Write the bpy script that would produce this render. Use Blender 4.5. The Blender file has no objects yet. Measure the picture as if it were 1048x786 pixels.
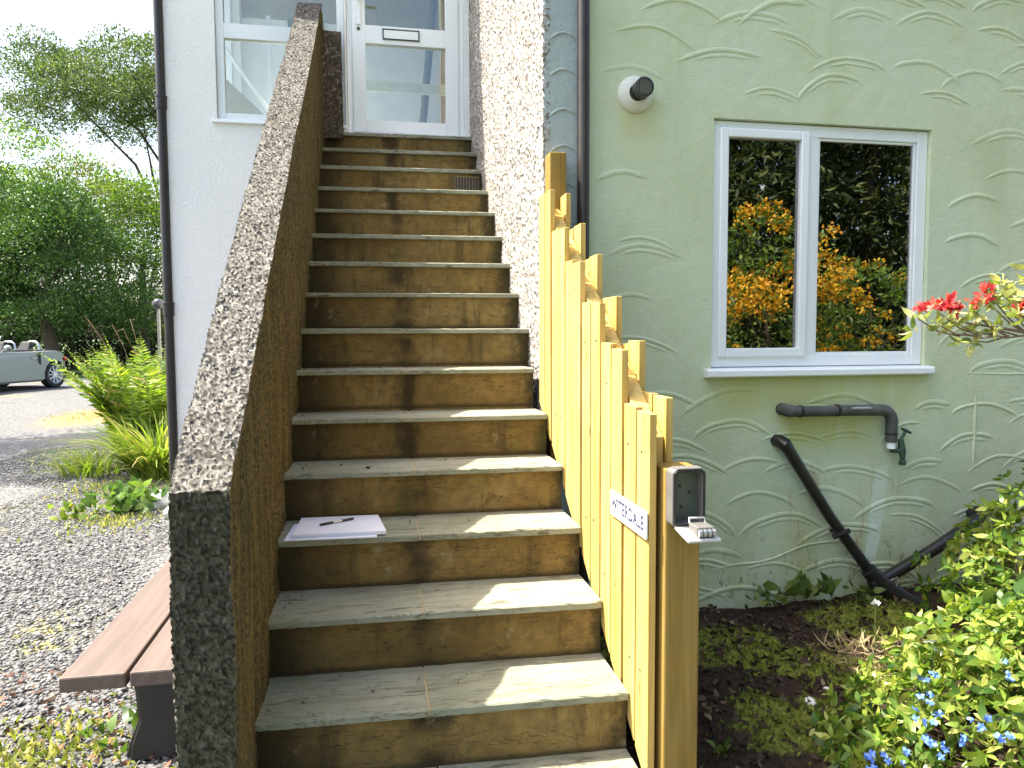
import bpy, bmesh, math, random
import numpy as np
from mathutils import Vector, Matrix
R = math.radians
sc = bpy.context.scene
COL = sc.collection
random.seed(7)
rng = np.random.default_rng(11)

# ------------------------------------------------------------------ camera, sky, sun, exposure
PITCH, YAW, ROLL = 0.065, 0.1884, -0.0049
CAM = np.array([0.3123, -5.2317, -1.4170]); FPX = 741.17
def cam_axes():
    cp, sp, cy, sy = math.cos(PITCH), math.sin(PITCH), math.cos(YAW), math.sin(YAW)
    fw = np.array([sy*cp, cy*cp, -sp]); rt = np.array([cy, -sy, 0.0]); up = np.cross(rt, fw)
    c, s = math.cos(ROLL), math.sin(ROLL)
    return c*rt+s*up, -s*rt+c*up, fw
RT, UP, FW = cam_axes()
cd = bpy.data.cameras.new('camera'); cam = bpy.data.objects.new('camera', cd); COL.objects.link(cam)
cd.sensor_width = 36; cd.lens = FPX/1048*36; cd.clip_end = 2000; cd.clip_start = 0.05
cam.matrix_world = Matrix(((RT[0], UP[0], -FW[0], CAM[0]), (RT[1], UP[1], -FW[1], CAM[1]), (RT[2], UP[2], -FW[2], CAM[2]), (0, 0, 0, 1)))
sc.camera = cam

SUN = Vector((0.616, -0.19, -1.0)).normalized()
w = bpy.data.worlds.new('World'); sc.world = w; w.use_nodes = True
nt = w.node_tree; bg = nt.nodes['Background']
sky = nt.nodes.new('ShaderNodeTexSky'); sky.sky_type = 'NISHITA'; sky.sun_disc = False
sky.sun_elevation = math.asin(-SUN.z); sky.sun_rotation = math.atan2(-SUN.x, -SUN.y)
sky.air_density = 1.0; sky.dust_density = 5.0; sky.ozone_density = 1.0
nt.links.new(sky.outputs[0], bg.inputs[0]); bg.inputs[1].default_value = 0.15
sl = bpy.data.lights.new('sun', 'SUN'); sl.energy = 4.3; sl.angle = R(0.55); sl.color = (1.0, 0.95, 0.84)
so = bpy.data.objects.new('sun', sl); COL.objects.link(so); so.rotation_euler = SUN.to_track_quat('-Z', 'Y').to_euler()
vs = sc.view_settings; vs.view_transform = 'Standard'; vs.look = 'None'; vs.gamma = 1; vs.exposure = 1.84
vs.use_curve_mapping = False
sc.cycles.max_bounces = 8; sc.cycles.transparent_max_bounces = 12; sc.cycles.caustics_reflective = False; sc.cycles.caustics_refractive = False

# ------------------------------------------------------------------ material helpers
class NB:
    def __init__(s, name):
        s.m = bpy.data.materials.new(name); s.m.use_nodes = True
        s.t = s.m.node_tree; s.b = s.t.nodes['Principled BSDF']; s.out = s.t.nodes['Material Output']
        s._co = None
    def n(s, typ, **kw):
        nd = s.t.nodes.new('ShaderNode'+typ)
        for k, v in kw.items(): setattr(nd, k, v)
        return nd
    def l(s, a, b): s.t.links.new(a, b)
    def co(s, scale=(1, 1, 1)):
        if s._co is None: s._co = s.n('TexCoord').outputs['Object']
        if tuple(scale) == (1, 1, 1): return s._co
        mp = s.n('Mapping'); mp.inputs['Scale'].default_value = scale; s.l(s._co, mp.inputs[0]); return mp.outputs[0]
    def noise(s, scale, detail=4, rough=.55, sc=(1, 1, 1), dist=0):
        nd = s.n('TexNoise'); nd.inputs['Scale'].default_value = scale; nd.inputs['Detail'].default_value = detail
        nd.inputs['Roughness'].default_value = rough; nd.inputs['Distortion'].default_value = dist
        s.l(s.co(sc), nd.inputs['Vector']); return nd.outputs['Fac']
    def voro(s, scale, feature='F1', out='Distance', sc=(1, 1, 1)):
        nd = s.n('TexVoronoi', feature=feature); nd.inputs['Scale'].default_value = scale
        s.l(s.co(sc), nd.inputs['Vector']); return nd.outputs[out]
    def ramp(s, fac, stops):
        nd = s.n('ValToRGB'); e = nd.color_ramp.elements
        while len(e) < len(stops): e.new(0.5)
        for i, (p, c) in enumerate(stops):
            e[i].position = p; e[i].color = (c[0], c[1], c[2], 1) if hasattr(c, '__len__') else (c, c, c, 1)
        s.l(fac, nd.inputs[0]); return nd.outputs[0]
    def mix(s, fac, a, b, mode='MIX'):
        nd = s.n('MixRGB', blend_type=mode)
        for i, v in ((0, fac), (1, a), (2, b)):
            if hasattr(v, 'is_linked'): s.l(v, nd.inputs[i])
            elif i == 0: nd.inputs[0].default_value = v
            else: nd.inputs[i].default_value = (*v, 1)
        return nd.outputs[0]
    def math(s, op, a, b=0.5, clamp=False):
        nd = s.n('Math', operation=op, use_clamp=clamp)
        for i, v in ((0, a), (1, b)):
            if hasattr(v, 'is_linked'): s.l(v, nd.inputs[i])
            else: nd.inputs[i].default_value = v
        return nd.outputs[0]
    def mrange(s, v, a, b, c=0, d=1):
        nd = s.n('MapRange'); nd.interpolation_type = 'SMOOTHSTEP'; s.l(v, nd.inputs[0])
        for i, x in zip((1, 2, 3, 4), (a, b, c, d)): nd.inputs[i].default_value = x
        return nd.outputs[0]
    def xyz(s):
        nd = s.n('SeparateXYZ'); s.l(s.co(), nd.inputs[0]); return nd.outputs
    def bump(s, h, strength=.4, dist=.01, prev=None):
        nd = s.n('Bump'); nd.inputs['Strength'].default_value = strength; nd.inputs['Distance'].default_value = dist
        s.l(h, nd.inputs['Height'])
        if prev is not None: s.l(prev, nd.inputs['Normal'])
        return nd.outputs[0]
    def set(s, color=None, rough=None, metal=None, normal=None, spec=None):
        for k, v in (('Base Color', color), ('Roughness', rough), ('Metallic', metal), ('Normal', normal), ('Specular IOR Level', spec)):
            if v is None: continue
            if hasattr(v, 'is_linked'): s.l(v, s.b.inputs[k])
            else: s.b.inputs[k].default_value = (*v, 1) if hasattr(v, '__len__') else v
        return s.m
MATS = {}
def plain(name, col, rough=.6, metal=0, var=.12, vscale=12, bump=.0, spec=.5):
    if name in MATS: return MATS[name]
    b = NB(name); n = b.noise(vscale, 5)
    c0 = tuple(max(0, c*(1-var)) for c in col); c1 = tuple(min(1, c*(1+var)) for c in col)
    nm = b.bump(b.noise(vscale*12, 3), bump, .003) if bump else None
    MATS[name] = b.set(b.ramp(n, [(.3, c0), (.7, c1)]), rough, metal, nm, spec)
    return MATS[name]
def leafmat(name, stops, rough=.45, trans=.35, tcol=None):
    b = NB(name); g = b.n('NewGeometry').outputs['Random Per Island']
    col = b.ramp(g, stops); b.set(col, rough, spec=.35)
    tr = b.n('BsdfTranslucent')
    tc = b.mix(1.0, col, tcol or (1.2, 1.3, .5), 'MULTIPLY'); b.l(tc, tr.inputs[0])
    mx = b.n('MixShader'); mx.inputs[0].default_value = trans
    b.l(b.b.outputs[0], mx.inputs[1]); b.l(tr.outputs[0], mx.inputs[2]); b.l(mx.outputs[0], b.out.inputs[0])
    return b.m

# ------------------------------------------------------------------ mesh helpers
class MB:
    def __init__(s): s.v = []; s.f = []
    def add(s, vs, fs):
        o = len(s.v); s.v += [tuple(map(float, p)) for p in vs]; s.f += [tuple(i+o for i in f) for f in fs]; return s
    def box(s, x0, x1, y0, y1, z0, z1):
        return s.add([(x0,y0,z0),(x1,y0,z0),(x1,y1,z0),(x0,y1,z0),(x0,y0,z1),(x1,y0,z1),(x1,y1,z1),(x0,y1,z1)],
                     [(0,3,2,1),(4,5,6,7),(0,1,5,4),(1,2,6,5),(2,3,7,6),(3,0,4,7)])
    def hexa(s, bot, top):
        return s.add(list(bot)+list(top), [(0,3,2,1),(4,5,6,7),(0,1,5,4),(1,2,6,5),(2,3,7,6),(3,0,4,7)])
    def tube(s, pts, rad, n=10, caps=True):
        pts = [np.array(p, float) for p in pts]
        if not hasattr(rad, '__len__'): rad = [rad]*len(pts)
        prev = None; vs = []; fs = []
        for i, p in enumerate(pts):
            d = pts[min(i+1, len(pts)-1)]-pts[max(i-1, 0)]; d = d/(np.linalg.norm(d)+1e-9)
            if prev is None:
                a = np.cross(d, [0, 0, 1.0]) if abs(d[2]) < .9 else np.cross(d, [1.0, 0, 0])
            else: a = prev-d*np.dot(prev, d)
            a = a/(np.linalg.norm(a)+1e-9); prev = a; b = np.cross(d, a)
            for k in range(n):
                t = 2*math.pi*k/n; vs.append(p+rad[i]*(math.cos(t)*a+math.sin(t)*b))
        for i in range(len(pts)-1):
            for k in range(n):
                fs.append((i*n+k, i*n+(k+1) % n, (i+1)*n+(k+1) % n, (i+1)*n+k))
        if caps: fs += [tuple(range(n-1, -1, -1)), tuple((len(pts)-1)*n+k for k in range(n))]
        return s.add(vs, fs)
    def lathe(s, prof, c=(0, 0, 0), axis='z', n=24):
        vs = []; fs = []
        for (r, h) in prof:
            for k in range(n):
                t = 2*math.pi*k/n; x, y = r*math.cos(t), r*math.sin(t)
                q = {'z': (x, y, h), 'y': (x, h, y), 'x': (h, x, y)}[axis]
                vs.append((c[0]+q[0], c[1]+q[1], c[2]+q[2]))
        for i in range(len(prof)-1):
            for k in range(n): fs.append((i*n+k, i*n+(k+1) % n, (i+1)*n+(k+1) % n, (i+1)*n+k))
        return s.add(vs, fs)
    def prism(s, poly, axis, a, b):
        n = len(poly)
        def P(u, v, h): return {'x': (h, u, v), 'y': (u, h, v), 'z': (u, v, h)}[axis]
        vs = [P(u, v, a) for u, v in poly]+[P(u, v, b) for u, v in poly]
        fs = [tuple(range(n-1, -1, -1)), tuple(range(n, 2*n))]+[(i, (i+1) % n, n+(i+1) % n, n+i) for i in range(n)]
        return s.add(vs, fs)
    def build(s, name, mat, parent=None, smooth=False, bevel=0, seg=2, recalc=True):
        me = bpy.data.meshes.new(name); me.from_pydata(s.v, [], s.f)
        if recalc:
            bm = bmesh.new(); bm.from_mesh(me); bmesh.ops.recalc_face_normals(bm, faces=bm.faces); bm.to_mesh(me); bm.free()
        return link(name, me, mat, parent, smooth, bevel, seg)
def link(name, me, mat, parent=None, smooth=False, bevel=0, seg=2):
    o = bpy.data.objects.new(name, me); COL.objects.link(o)
    if mat: me.materials.append(mat)
    if smooth:
        me.polygons.foreach_set('use_smooth', np.ones(len(me.polygons), bool))
        try: me.set_sharp_from_angle(angle=R(45))
        except Exception: pass
    if bevel:
        bv = o.modifiers.new('bevel', 'BEVEL'); bv.width = bevel; bv.segments = seg; bv.limit_method = 'ANGLE'; bv.angle_limit = R(35)
    if parent:
        o.parent = parent; o.matrix_parent_inverse = Matrix.Translation(parent.location).inverted() if parent.type == 'EMPTY' else Matrix()
        if parent.type == 'EMPTY': o.matrix_parent_inverse = pinv(parent)
    return o
def pinv(e): return (Matrix.Translation(e.location) @ e.rotation_euler.to_matrix().to_4x4()).inverted() if not e.get('_local') else Matrix()
def tag(o, label, cat, group=None, kind=None):
    if label: o['label'] = label
    if cat: o['category'] = cat
    if group: o['group'] = group
    if kind: o['kind'] = kind
    return o
def thing(name, label, cat, loc=(0, 0, 0), group=None, rz=0, local=False):
    e = bpy.data.objects.new(name, None); COL.objects.link(e); e.location = loc; e.rotation_euler = (0, 0, rz)
    e.empty_display_size = .1
    if local: e['_local'] = 1
    return tag(e, label, cat, group)
def npmesh(name, V, F, attrs=None):
    """V (n,3), F (m,k) equal-sided faces"""
    me = bpy.data.meshes.new(name); V = np.asarray(V, np.float32); F = np.asarray(F, np.int32); m, k = F.shape
    me.vertices.add(len(V)); me.vertices.foreach_set('co', V.ravel())
    me.loops.add(m*k); me.loops.foreach_set('vertex_index', F.ravel())
    me.polygons.add(m); me.polygons.foreach_set('loop_start', np.arange(0, m*k, k, dtype=np.int32))
    try: me.polygons.foreach_set('loop_total', np.full(m, k, np.int32))
    except Exception: pass
    me.update(calc_edges=True)
    for an, av in (attrs or {}).items():
        a = me.attributes.new(an, 'FLOAT', 'POINT'); a.data.foreach_set('value', np.asarray(av, np.float32))
    return me

def hash3(I, seed=0):
    I = I.astype(np.int64); h = (I[..., 0]*73856093) ^ (I[..., 1]*19349663) ^ (I[..., 2]*83492791) ^ (seed*2654435761)
    h = (h ^ (h >> 13))*1274126177 & 0x7fffffff; h = (h ^ (h >> 16))*668265263 & 0x7fffffff
    return (h % 100003)/100003.0
def worley(P, cell):
    """F1 distance (in cells) and the id hash of the nearest feature"""
    Q = np.asarray(P)/cell; B = np.floor(Q).astype(np.int64); best = np.full(len(Q), 9.0); hid = np.zeros(len(Q))
    for dx in (-1, 0, 1):
        for dy in (-1, 0, 1):
            for dz in (-1, 0, 1):
                I = B+np.array([dx, dy, dz]); J = np.stack([hash3(I, 1), hash3(I, 2), hash3(I, 3)], -1)
                d = np.linalg.norm(I+J-Q, axis=1); k = d < best; best[k] = d[k]; hid[k] = hash3(I, 5)[k]
    return best, hid
def vnoise(P, cell, seed=9):
    Q = np.asarray(P)/cell; B = np.floor(Q).astype(np.int64); f = Q-B; f = f*f*(3-2*f); out = np.zeros(len(Q))
    for dx in (0, 1):
        for dy in (0, 1):
            for dz in (0, 1):
                wgt = (f[:, 0] if dx else 1-f[:, 0])*(f[:, 1] if dy else 1-f[:, 1])*(f[:, 2] if dz else 1-f[:, 2])
                out += wgt*hash3(B+np.array([dx, dy, dz]), seed)
    return out
def grid_faces(nu, nv, off=0):
    i = np.arange(nu-1)[:, None]*nv+np.arange(nv-1)[None, :]
    return np.stack([i, i+1, i+nv+1, i+nv], -1).reshape(-1, 4)+off

# ------------------------------------------------------------------ foliage helpers
def leaf_mesh(name, P, D, S, width=.5, fold=.25, droop=.0, shape='leaf'):
    """leaf blades: P base points, D directions, S lengths"""
    n = len(P); D = D/(np.linalg.norm(D, axis=1, keepdims=True)+1e-9)
    U = rng.normal(size=(n, 3)); A = np.cross(D, U); A /= np.linalg.norm(A, axis=1, keepdims=True)+1e-9
    N = np.cross(A, D); S = S[:, None]
    if shape == 'leaf':    # 6 verts: base, two lower sides, two upper sides, tip
        v = [P, P+D*S*.35+A*S*width*.5+N*S*fold*.3, P+D*S*.35-A*S*width*.5+N*S*fold*.3, P+D*S*.7+A*S*width*.38+N*S*fold*.15, P+D*S*.7-A*S*width*.38+N*S*fold*.15, P+D*S-N*S*droop]
        V = np.stack(v, 1).reshape(-1, 3); b = (np.arange(n)*6)[:, None]
        F = np.concatenate([b+np.array([[0, 1, 2, 2]]), b+np.array([[1, 3, 4, 2]]), b+np.array([[3, 5, 4, 4]])], 0)
        # triangles need 3-corner faces: make every face a triangle
        T = np.concatenate([b+np.array([0, 1, 2]), b+np.array([1, 3, 4]), b+np.array([1, 4, 2]), b+np.array([3, 5, 4])], 0)
        return npmesh(name, V, T)
    v = [P, P+D*S*.5+A*S*width*.5+N*S*fold*.3, P+D*S-N*S*droop, P+D*S*.5-A*S*width*.5+N*S*fold*.3]
    V = np.stack(v, 1).reshape(-1, 3); b = (np.arange(n)*4)[:, None]
    return npmesh(name, V, np.concatenate([b+np.array([0, 1, 2]), b+np.array([0, 2, 3])], 0))
def unit(n):
    d = rng.normal(size=(n, 3)); return d/np.linalg.norm(d, axis=1, keepdims=True)
def crown_points(clumps, per, spread=.42):
    """leaves in the outer shell of many small clumps"""
    P = []; D = []
    for (c, r) in clumps:
        k = max(6, int(per*r*r)); d = unit(k); d[:, 2] = np.where(d[:, 2] < -.35, -d[:, 2], d[:, 2])
        rr = r*(1-spread*rng.random(k)**1.6)[:, None]*np.array([1, 1, .75])
        P.append(np.array(c)+d*rr); D.append(d+rng.normal(size=(k, 3))*.7+np.array([0, 0, .15]))
    return np.concatenate(P), np.concatenate(D)
def clumps_on(center, radii, n, rmin, rmax, inner=.35, low=-.7, seed=0):
    r = np.random.default_rng(seed); out = []
    while len(out) < n:
        d = r.normal(size=3); d /= np.linalg.norm(d)
        if d[2] < low: continue
        k = inner+(1-inner)*r.random()**.5
        out.append((np.array(center)+d*np.array(radii)*k, rmin+(rmax-rmin)*r.random()))
    return out
def branches(mb, base, top, clumps, r0, n=10, rs=.3):
    base = np.array(base, float); top = np.array(top, float); mid = (base+top)/2+rng.normal(size=3)*.06*np.linalg.norm(top-base)
    mb.tube([base-np.array([0, 0, .25]), base, mid, top], [r0*1.5, r0*1.2, r0*.9, r0*.5], 9)
    for i in range(min(n, len(clumps))):
        c = np.array(clumps[i][0]); t = .3+.7*rng.random(); s = base+(top-base)*t
        if t < .5: s = base*(1-2*t)+mid*2*t
        else: s = mid*(2-2*t)+top*(2*t-1)
        m = (s+c)/2+np.array([0, 0, .12*np.linalg.norm(c-s)])+rng.normal(size=3)*.07*np.linalg.norm(c-s)
        rr = r0*rs*(1.1-.5*t); mb.tube([s, m, c], [rr, rr*.65, rr*.2], 6)
def tree(name, label, cat, base, clumps, per, leaf, mat, bark, r0, group=None, nb=12, top=None, width=.55, crown='crown', tr='trunk', inst=None):
    t = thing(name, label, cat, base, group)
    P, D = crown_points(clumps, per); S = leaf*(.6+.8*rng.random(len(P)))
    link(crown, leaf_mesh(crown, P, D, S, width, .3, .1, 'quad'), mat, t)
    mb = MB(); cs = np.mean([c for c, _ in clumps], 0) if top is None else np.array(top)
    branches(mb, base, cs, clumps, r0, nb); mb.build(tr, bark, t, True)
    return t

# ================================================================== MATERIALS
def roughcast(name, stops, dirt=None, streak=False, mat_col=(.07, .058, .045)):
    b = NB(name); a = b.n('Attribute', attribute_name='peb').outputs['Fac']
    col = b.ramp(a, stops); mxa = b.n('Attribute', attribute_name='matrix').outputs['Fac']
    col = b.mix(mxa, mat_col, col)
    n = b.noise(2.2, 5)
    col = b.mix(b.mrange(n, .45, .75, 0, .45), col, dirt or (.1, .09, .06))
    if streak:
        s = b.noise(9, 4, .6, (1, 3.2, .22)); col = b.mix(b.mrange(s, .42, .66, 0, .7), col, (.155, .115, .045))
        s2 = b.noise(12, 3, .6, (1, 2.5, .15)); col = b.mix(b.mrange(s2, .52, .70, 0, .6), col, (.05, .04, .022))
    fine = b.noise(320, 2)
    nm = b.bump(fine, .35, .003)
    return b.set(col, .92, normal=nm, spec=.12)
M_pebble = roughcast('pebbledash_grey', [(.0, (.07, .066, .056)), (.3, (.125, .118, .102)), (.6, (.18, .168, .148)), (.9, (.25, .236, .21)), (1, (.36, .345, .31))], (.105, .095, .07), False, (.028, .025, .02))
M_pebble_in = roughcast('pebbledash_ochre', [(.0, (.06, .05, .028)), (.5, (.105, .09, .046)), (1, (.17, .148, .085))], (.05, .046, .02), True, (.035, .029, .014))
M_pebble_end = roughcast('pebbledash_end', [(.0, (.034, .032, .023)), (.5, (.062, .06, .041)), (.9, (.10, .097, .07)), (1, (.17, .166, .12))], (.035, .037, .02), False, (.014, .013, .009))  # same pebbledash in darker tones for the front end face
M_flank = roughcast('roughcast_white', [(.0, (.16, .13, .11)), (.22, (.36, .33, .30)), (.5, (.50, .475, .45)), (1, (.60, .585, .56))], (.40, .36, .30), False, (.17, .145, .12))
def green_render():
    b = NB('render_sage'); x = b.xyz(); n = b.noise(1.3, 6, .6); n2 = b.noise(14, 5, .6)
    col = b.ramp(n, [(.3, (.455, .505, .315)), (.5, (.55, .605, .41)), (.72, (.515, .605, .445))])
    col = b.mix(b.mrange(n2, .35, .7, 0, .25), col, (.47, .53, .29))
    # yellow-green algae hanging under sill, tap pipe and along the foot of the wall
    st = b.noise(5, 5, .65, (1, 1, .18))
    low = b.mrange(x[2], -2.62, -1.95, 1, 0)
    col = b.mix(b.math('MULTIPLY', low, b.mrange(st, .38, .66, 0, .6)), col, (.36, .37, .12))
    spk = b.noise(26, 4, .7, (1, 1, .6)); low2 = b.mrange(x[2], -2.62, -2.2, 1, 0)
    col = b.mix(b.math('MULTIPLY', low2, b.mrange(spk, .56, .68, 0, .8)), col, (.12, .11, .05))
    def zone(xa, xb, za, zb, c, k):
        m1 = b.math('MULTIPLY', b.mrange(x[0], xa-.06, xa+.06, 0, 1), b.mrange(x[0], xb-.06, xb+.06, 1, 0)); m2 = b.math('MULTIPLY', b.mrange(x[2], za, za+.16, 0, 1), b.mrange(x[2], zb-.004, zb, 1, 0))
        return b.mix(b.math('MULTIPLY', b.math('MULTIPLY', m1, m2), b.mrange(st, .3, .62, k*.3, k)), col, c)
    col = zone(1.76, 2.88, -1.86, -1.60, (.45, .47, .17), .8)
    col = zone(2.14, 2.66, -2.02, -1.77, (.44, .46, .15), .85)
    col = zone(1.35, 1.52, -.68, -.40, (.50, .48, .22), .8)
    vs_ = b.noise(3.4, 5, .65, (1.4, 1, .12)); col = b.mix(b.mrange(vs_, .56, .7, 0, .28), col, (.42, .47, .27))
    # rust runs round the waste pipe
    rn = b.noise(7, 5, .7, (1.6, 1, .35))
    rb = b.math('MULTIPLY', b.mrange(x[0], 2.05, 2.3, 0, 1), b.mrange(x[0], 2.85, 2.65, 0, 1))
    rb = b.math('MULTIPLY', rb, b.mrange(x[2], -1.95, -2.2, 0, 1))
    col = b.mix(b.math('MULTIPLY', rb, b.mrange(rn, .56, .7, 0, .75)), col, (.35, .17, .055))
    # pale wash mark below the dripping tap
    wv = b.math('ADD', x[0], b.math('MULTIPLY', b.math('SUBTRACT', b.noise(6, 3), .5), .05))
    dx = b.math('ABSOLUTE', b.math('SUBTRACT', b.math('ADD', wv, b.math('MULTIPLY', x[2], -.09)), 2.66+.185))
    wm = b.math('MULTIPLY', b.mrange(dx, .03, .042, 1, 0), b.math('MULTIPLY', b.mrange(x[2], -1.99, -2.08, 0, .75), b.mrange(x[2], -2.52, -2.46, 0, 1)))
    col = b.mix(wm, col, (.62, .70, .55))
    nm = b.bump(n2, .4, .012); nm = b.bump(b.noise(90, 4, .6), .4, .005, nm)
    return b.set(col, .75, normal=nm, spec=.3)
M_green = green_render()
def painted_bumpy(name, c0, c1, sc=70, st=.5, rough=.75):
    b = NB(name); n = b.noise(2, 5); nm = b.bump(b.noise(sc, 4, .6), st, .022); nm = b.bump(b.noise(sc*2.6, 3, .6), .5, .008, nm)
    return b.set(b.ramp(n, [(.3, c0), (.7, c1)]), rough, normal=nm, spec=.25)
M_white_wall = painted_bumpy('white_render', (.85, .855, .835), (.90, .895, .87))
M_grey_strip = painted_bumpy('render_bluegrey', (.34, .40, .39), (.39, .45, .43), 12, .2)
def riser_mat():
    b = NB('riser_concrete'); x = b.xyz(); n = b.noise(3.2, 6, .65); n2 = b.noise(24, 6, .7); n3 = b.noise(60, 4, .7)
    col = b.ramp(n, [(.28, (.125, .080, .024)), (.5, (.220, .145, .046)), (.72, (.30, .215, .085))])
    col = b.mix(b.mrange(n2, .35, .7, 0, .6), col, (.10, .070, .028))
    # drips from the joint between the two slabs, washed downward
    run = b.math('ADD', x[0], b.math('MULTIPLY', b.math('SUBTRACT', b.noise(9, 5, .65, (1, 1, .55)), .5), .16))
    d = b.math('ABSOLUTE', b.math('SUBTRACT', run, .452))
    patch = b.mrange(b.noise(2.1, 2, .5, (.2, 3, 3)), .36, .58, .1, .85)
    col = b.mix(b.math('MULTIPLY', b.mrange(d, .012, .075, 1, 0), patch), col, (.026, .020, .011))
    st = b.noise(5.5, 5, .7, (1.6, 1, .35)); col = b.mix(b.mrange(st, .52, .68, 0, .7), col, (.060, .045, .020))
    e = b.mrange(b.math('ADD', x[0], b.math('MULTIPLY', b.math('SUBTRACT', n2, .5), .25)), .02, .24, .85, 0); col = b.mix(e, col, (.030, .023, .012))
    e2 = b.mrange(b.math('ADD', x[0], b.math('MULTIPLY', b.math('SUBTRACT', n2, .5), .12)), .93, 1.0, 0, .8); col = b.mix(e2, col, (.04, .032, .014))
    ef = b.noise(8, 6, .75); col = b.mix(b.mrange(ef, .60, .72, 0, .5), col, (.36, .31, .20))
    ml = b.noise(6, 5, .65, (1, 1, .4)); col = b.mix(b.mrange(ml, .58, .72, 0, .6), col, (.095, .10, .022))
    ck = b.noise(4.5, 5, .6, (.5, 1, 3)); cw = b.math('ABSOLUTE', b.math('SUBTRACT', ck, .5)); col = b.mix(b.mrange(cw, .002, .007, .6, 0), col, (.03, .023, .012))
    # darker band with a ragged edge in the angle above each tread
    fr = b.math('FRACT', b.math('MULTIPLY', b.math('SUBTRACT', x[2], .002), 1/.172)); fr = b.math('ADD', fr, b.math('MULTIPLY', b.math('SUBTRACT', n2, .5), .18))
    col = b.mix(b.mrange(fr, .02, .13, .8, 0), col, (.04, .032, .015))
    col = b.mix(b.mrange(n3, .62, .72, 0, .6), col, (.05, .038, .018))
    nm = b.bump(n2, .6, .008); nm = b.bump(n3, .4, .004, nm)
    return b.set(col, .9, normal=nm, spec=.2)
M_riser = riser_mat()
def tread_mat():
    b = NB('tread_slate'); x = b.xyz(); n = b.noise(3.5, 6, .6); lay = b.noise(11, 7, .75, (.3, 2.6, 2), .8)
    col = b.ramp(n, [(.3, (.20, .215, .15)), (.7, (.335, .335, .265))])
    col = b.mix(b.mrange(lay, .50, .62, 0, .6), col, (.15, .145, .095))
    moss = b.noise(7, 5, .7); ed = b.mrange(x[0], .05, .28, 1, .12)
    col = b.mix(b.math('MULTIPLY', ed, b.mrange(moss, .45, .65, 0, .7)), col, (.17, .185, .085))
    sp = b.noise(55, 4, .7); col = b.mix(b.mrange(sp, .64, .72, 0, .75), col, (.06, .055, .04))
    cr = b.noise(20, 4, .65, (.3, 1.6, 1)); col = b.mix(b.mrange(cr, .60, .66, 0, .75), col, (.07, .06, .038)); hl = b.math('ABSOLUTE', b.math('SUBTRACT', b.noise(6, 6, .65, (.35, 2.4, 1), 1.2), .5)); col = b.mix(b.mrange(hl, .003, .012, .6, 0), col, (.09, .08, .05))
    nm = b.bump(lay, .6, .010); nm = b.bump(b.noise(80, 4), .35, .003, nm)
    return b.set(col, .8, normal=nm, spec=.3)
M_tread = tread_mat()
M_mortar = plain('mortar', (.36, .29, .16), .9, bump=.3, vscale=30)
def timber(name, a, c, knots=True, dirty=.4):
    b = NB(name); g = b.noise(18, 6, .65, (2.6, 2.6, .10), .8); n = b.noise(3, 4)
    oi = b.n('ObjectInfo').outputs['Random']
    col = b.ramp(g, [(.36, a), (.58, c)])
    col = b.mix(b.mrange(oi, 0, 1, 0, .3), col, tuple(q*.72 for q in a))
    if knots:
        k = b.voro(7, sc=(1.4, 1.4, .55)); col = b.mix(b.mrange(k, .05, .11, .75, 0), col, (.22, .12, .03))
    col = b.mix(b.mrange(n, .5, .78, 0, dirty), col, (.20, .17, .07))
    return b.set(col, .72, normal=b.bump(g, .4, .004), spec=.25)
M_pine = timber('treated_pine', (.45, .29, .062), (.64, .46, .155))
M_post = timber('treated_post', (.22, .135, .024), (.32, .205, .048), True, .5)
def upvc():
    b = NB('white_upvc'); n = b.noise(3, 4); g = b.noise(30, 5, .7)
    col = b.mix(b.mrange(g, .58, .75, 0, .25), b.ramp(n, [(.3, (.76, .80, .80)), (.7, (.82, .85, .85))]), (.55, .57, .46))
    return b.set(col, .28)
M_upvc = upvc()
def glass(name, refl=.14, tint=(.86, .9, .88)):
    b = NB(name); gl = b.n('BsdfGlossy'); gl.inputs['Roughness'].default_value = .0; tr = b.n('BsdfTransparent'); tr.inputs[0].default_value = (*tint, 1)
    nm = b.bump(b.noise(1.1, 2), .02, .03); b.l(nm, gl.inputs['Normal'])
    lw = b.n('Fresnel'); lw.inputs['IOR'].default_value = 1.45
    f = b.math('ADD', b.math('MULTIPLY', lw.outputs[0], .9), refl-.035, True)
    mx = b.n('MixShader'); b.l(f, mx.inputs[0]); b.l(tr.outputs[0], mx.inputs[1]); b.l(gl.outputs[0], mx.inputs[2]); b.l(mx.outputs[0], b.out.inputs[0])
    return b.m
M_glass = glass('window_glass', .30, (.5, .52, .5)); M_glass2 = glass('porch_glass', .12)
M_black = plain('black_plastic', (.018, .016, .015), .38, var=.3)
M_brownblack = plain('dark_brown_plastic', (.030, .024, .020), .4, var=.3)
M_rubber = plain('tyre_rubber', (.02, .02, .02), .8)
M_steel = plain('brushed_steel', (.55, .55, .55), .35, .9)
M_alu = plain('grey_cast_metal', (.20, .19, .175), .45, .4, bump=.15, vscale=20)
M_grey_lid = plain('grey_lid_metal', (.50, .50, .48), .38, .3)
M_foam = plain('grey_foam_lagging', (.075, .077, .07), .85, bump=.4, vscale=14, var=.3)
M_brass = plain('verdigris_brass', (.05, .09, .065), .5, .5, var=.4, vscale=60)
M_paper = plain('white_paper', (.80, .82, .90), .7, var=.03)
M_sign = plain('white_sign_enamel', (.84, .84, .82), .3, var=.03)
M_ink = plain('blue_black_ink', (.05, .05, .11), .5)
M_bench = None
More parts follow.
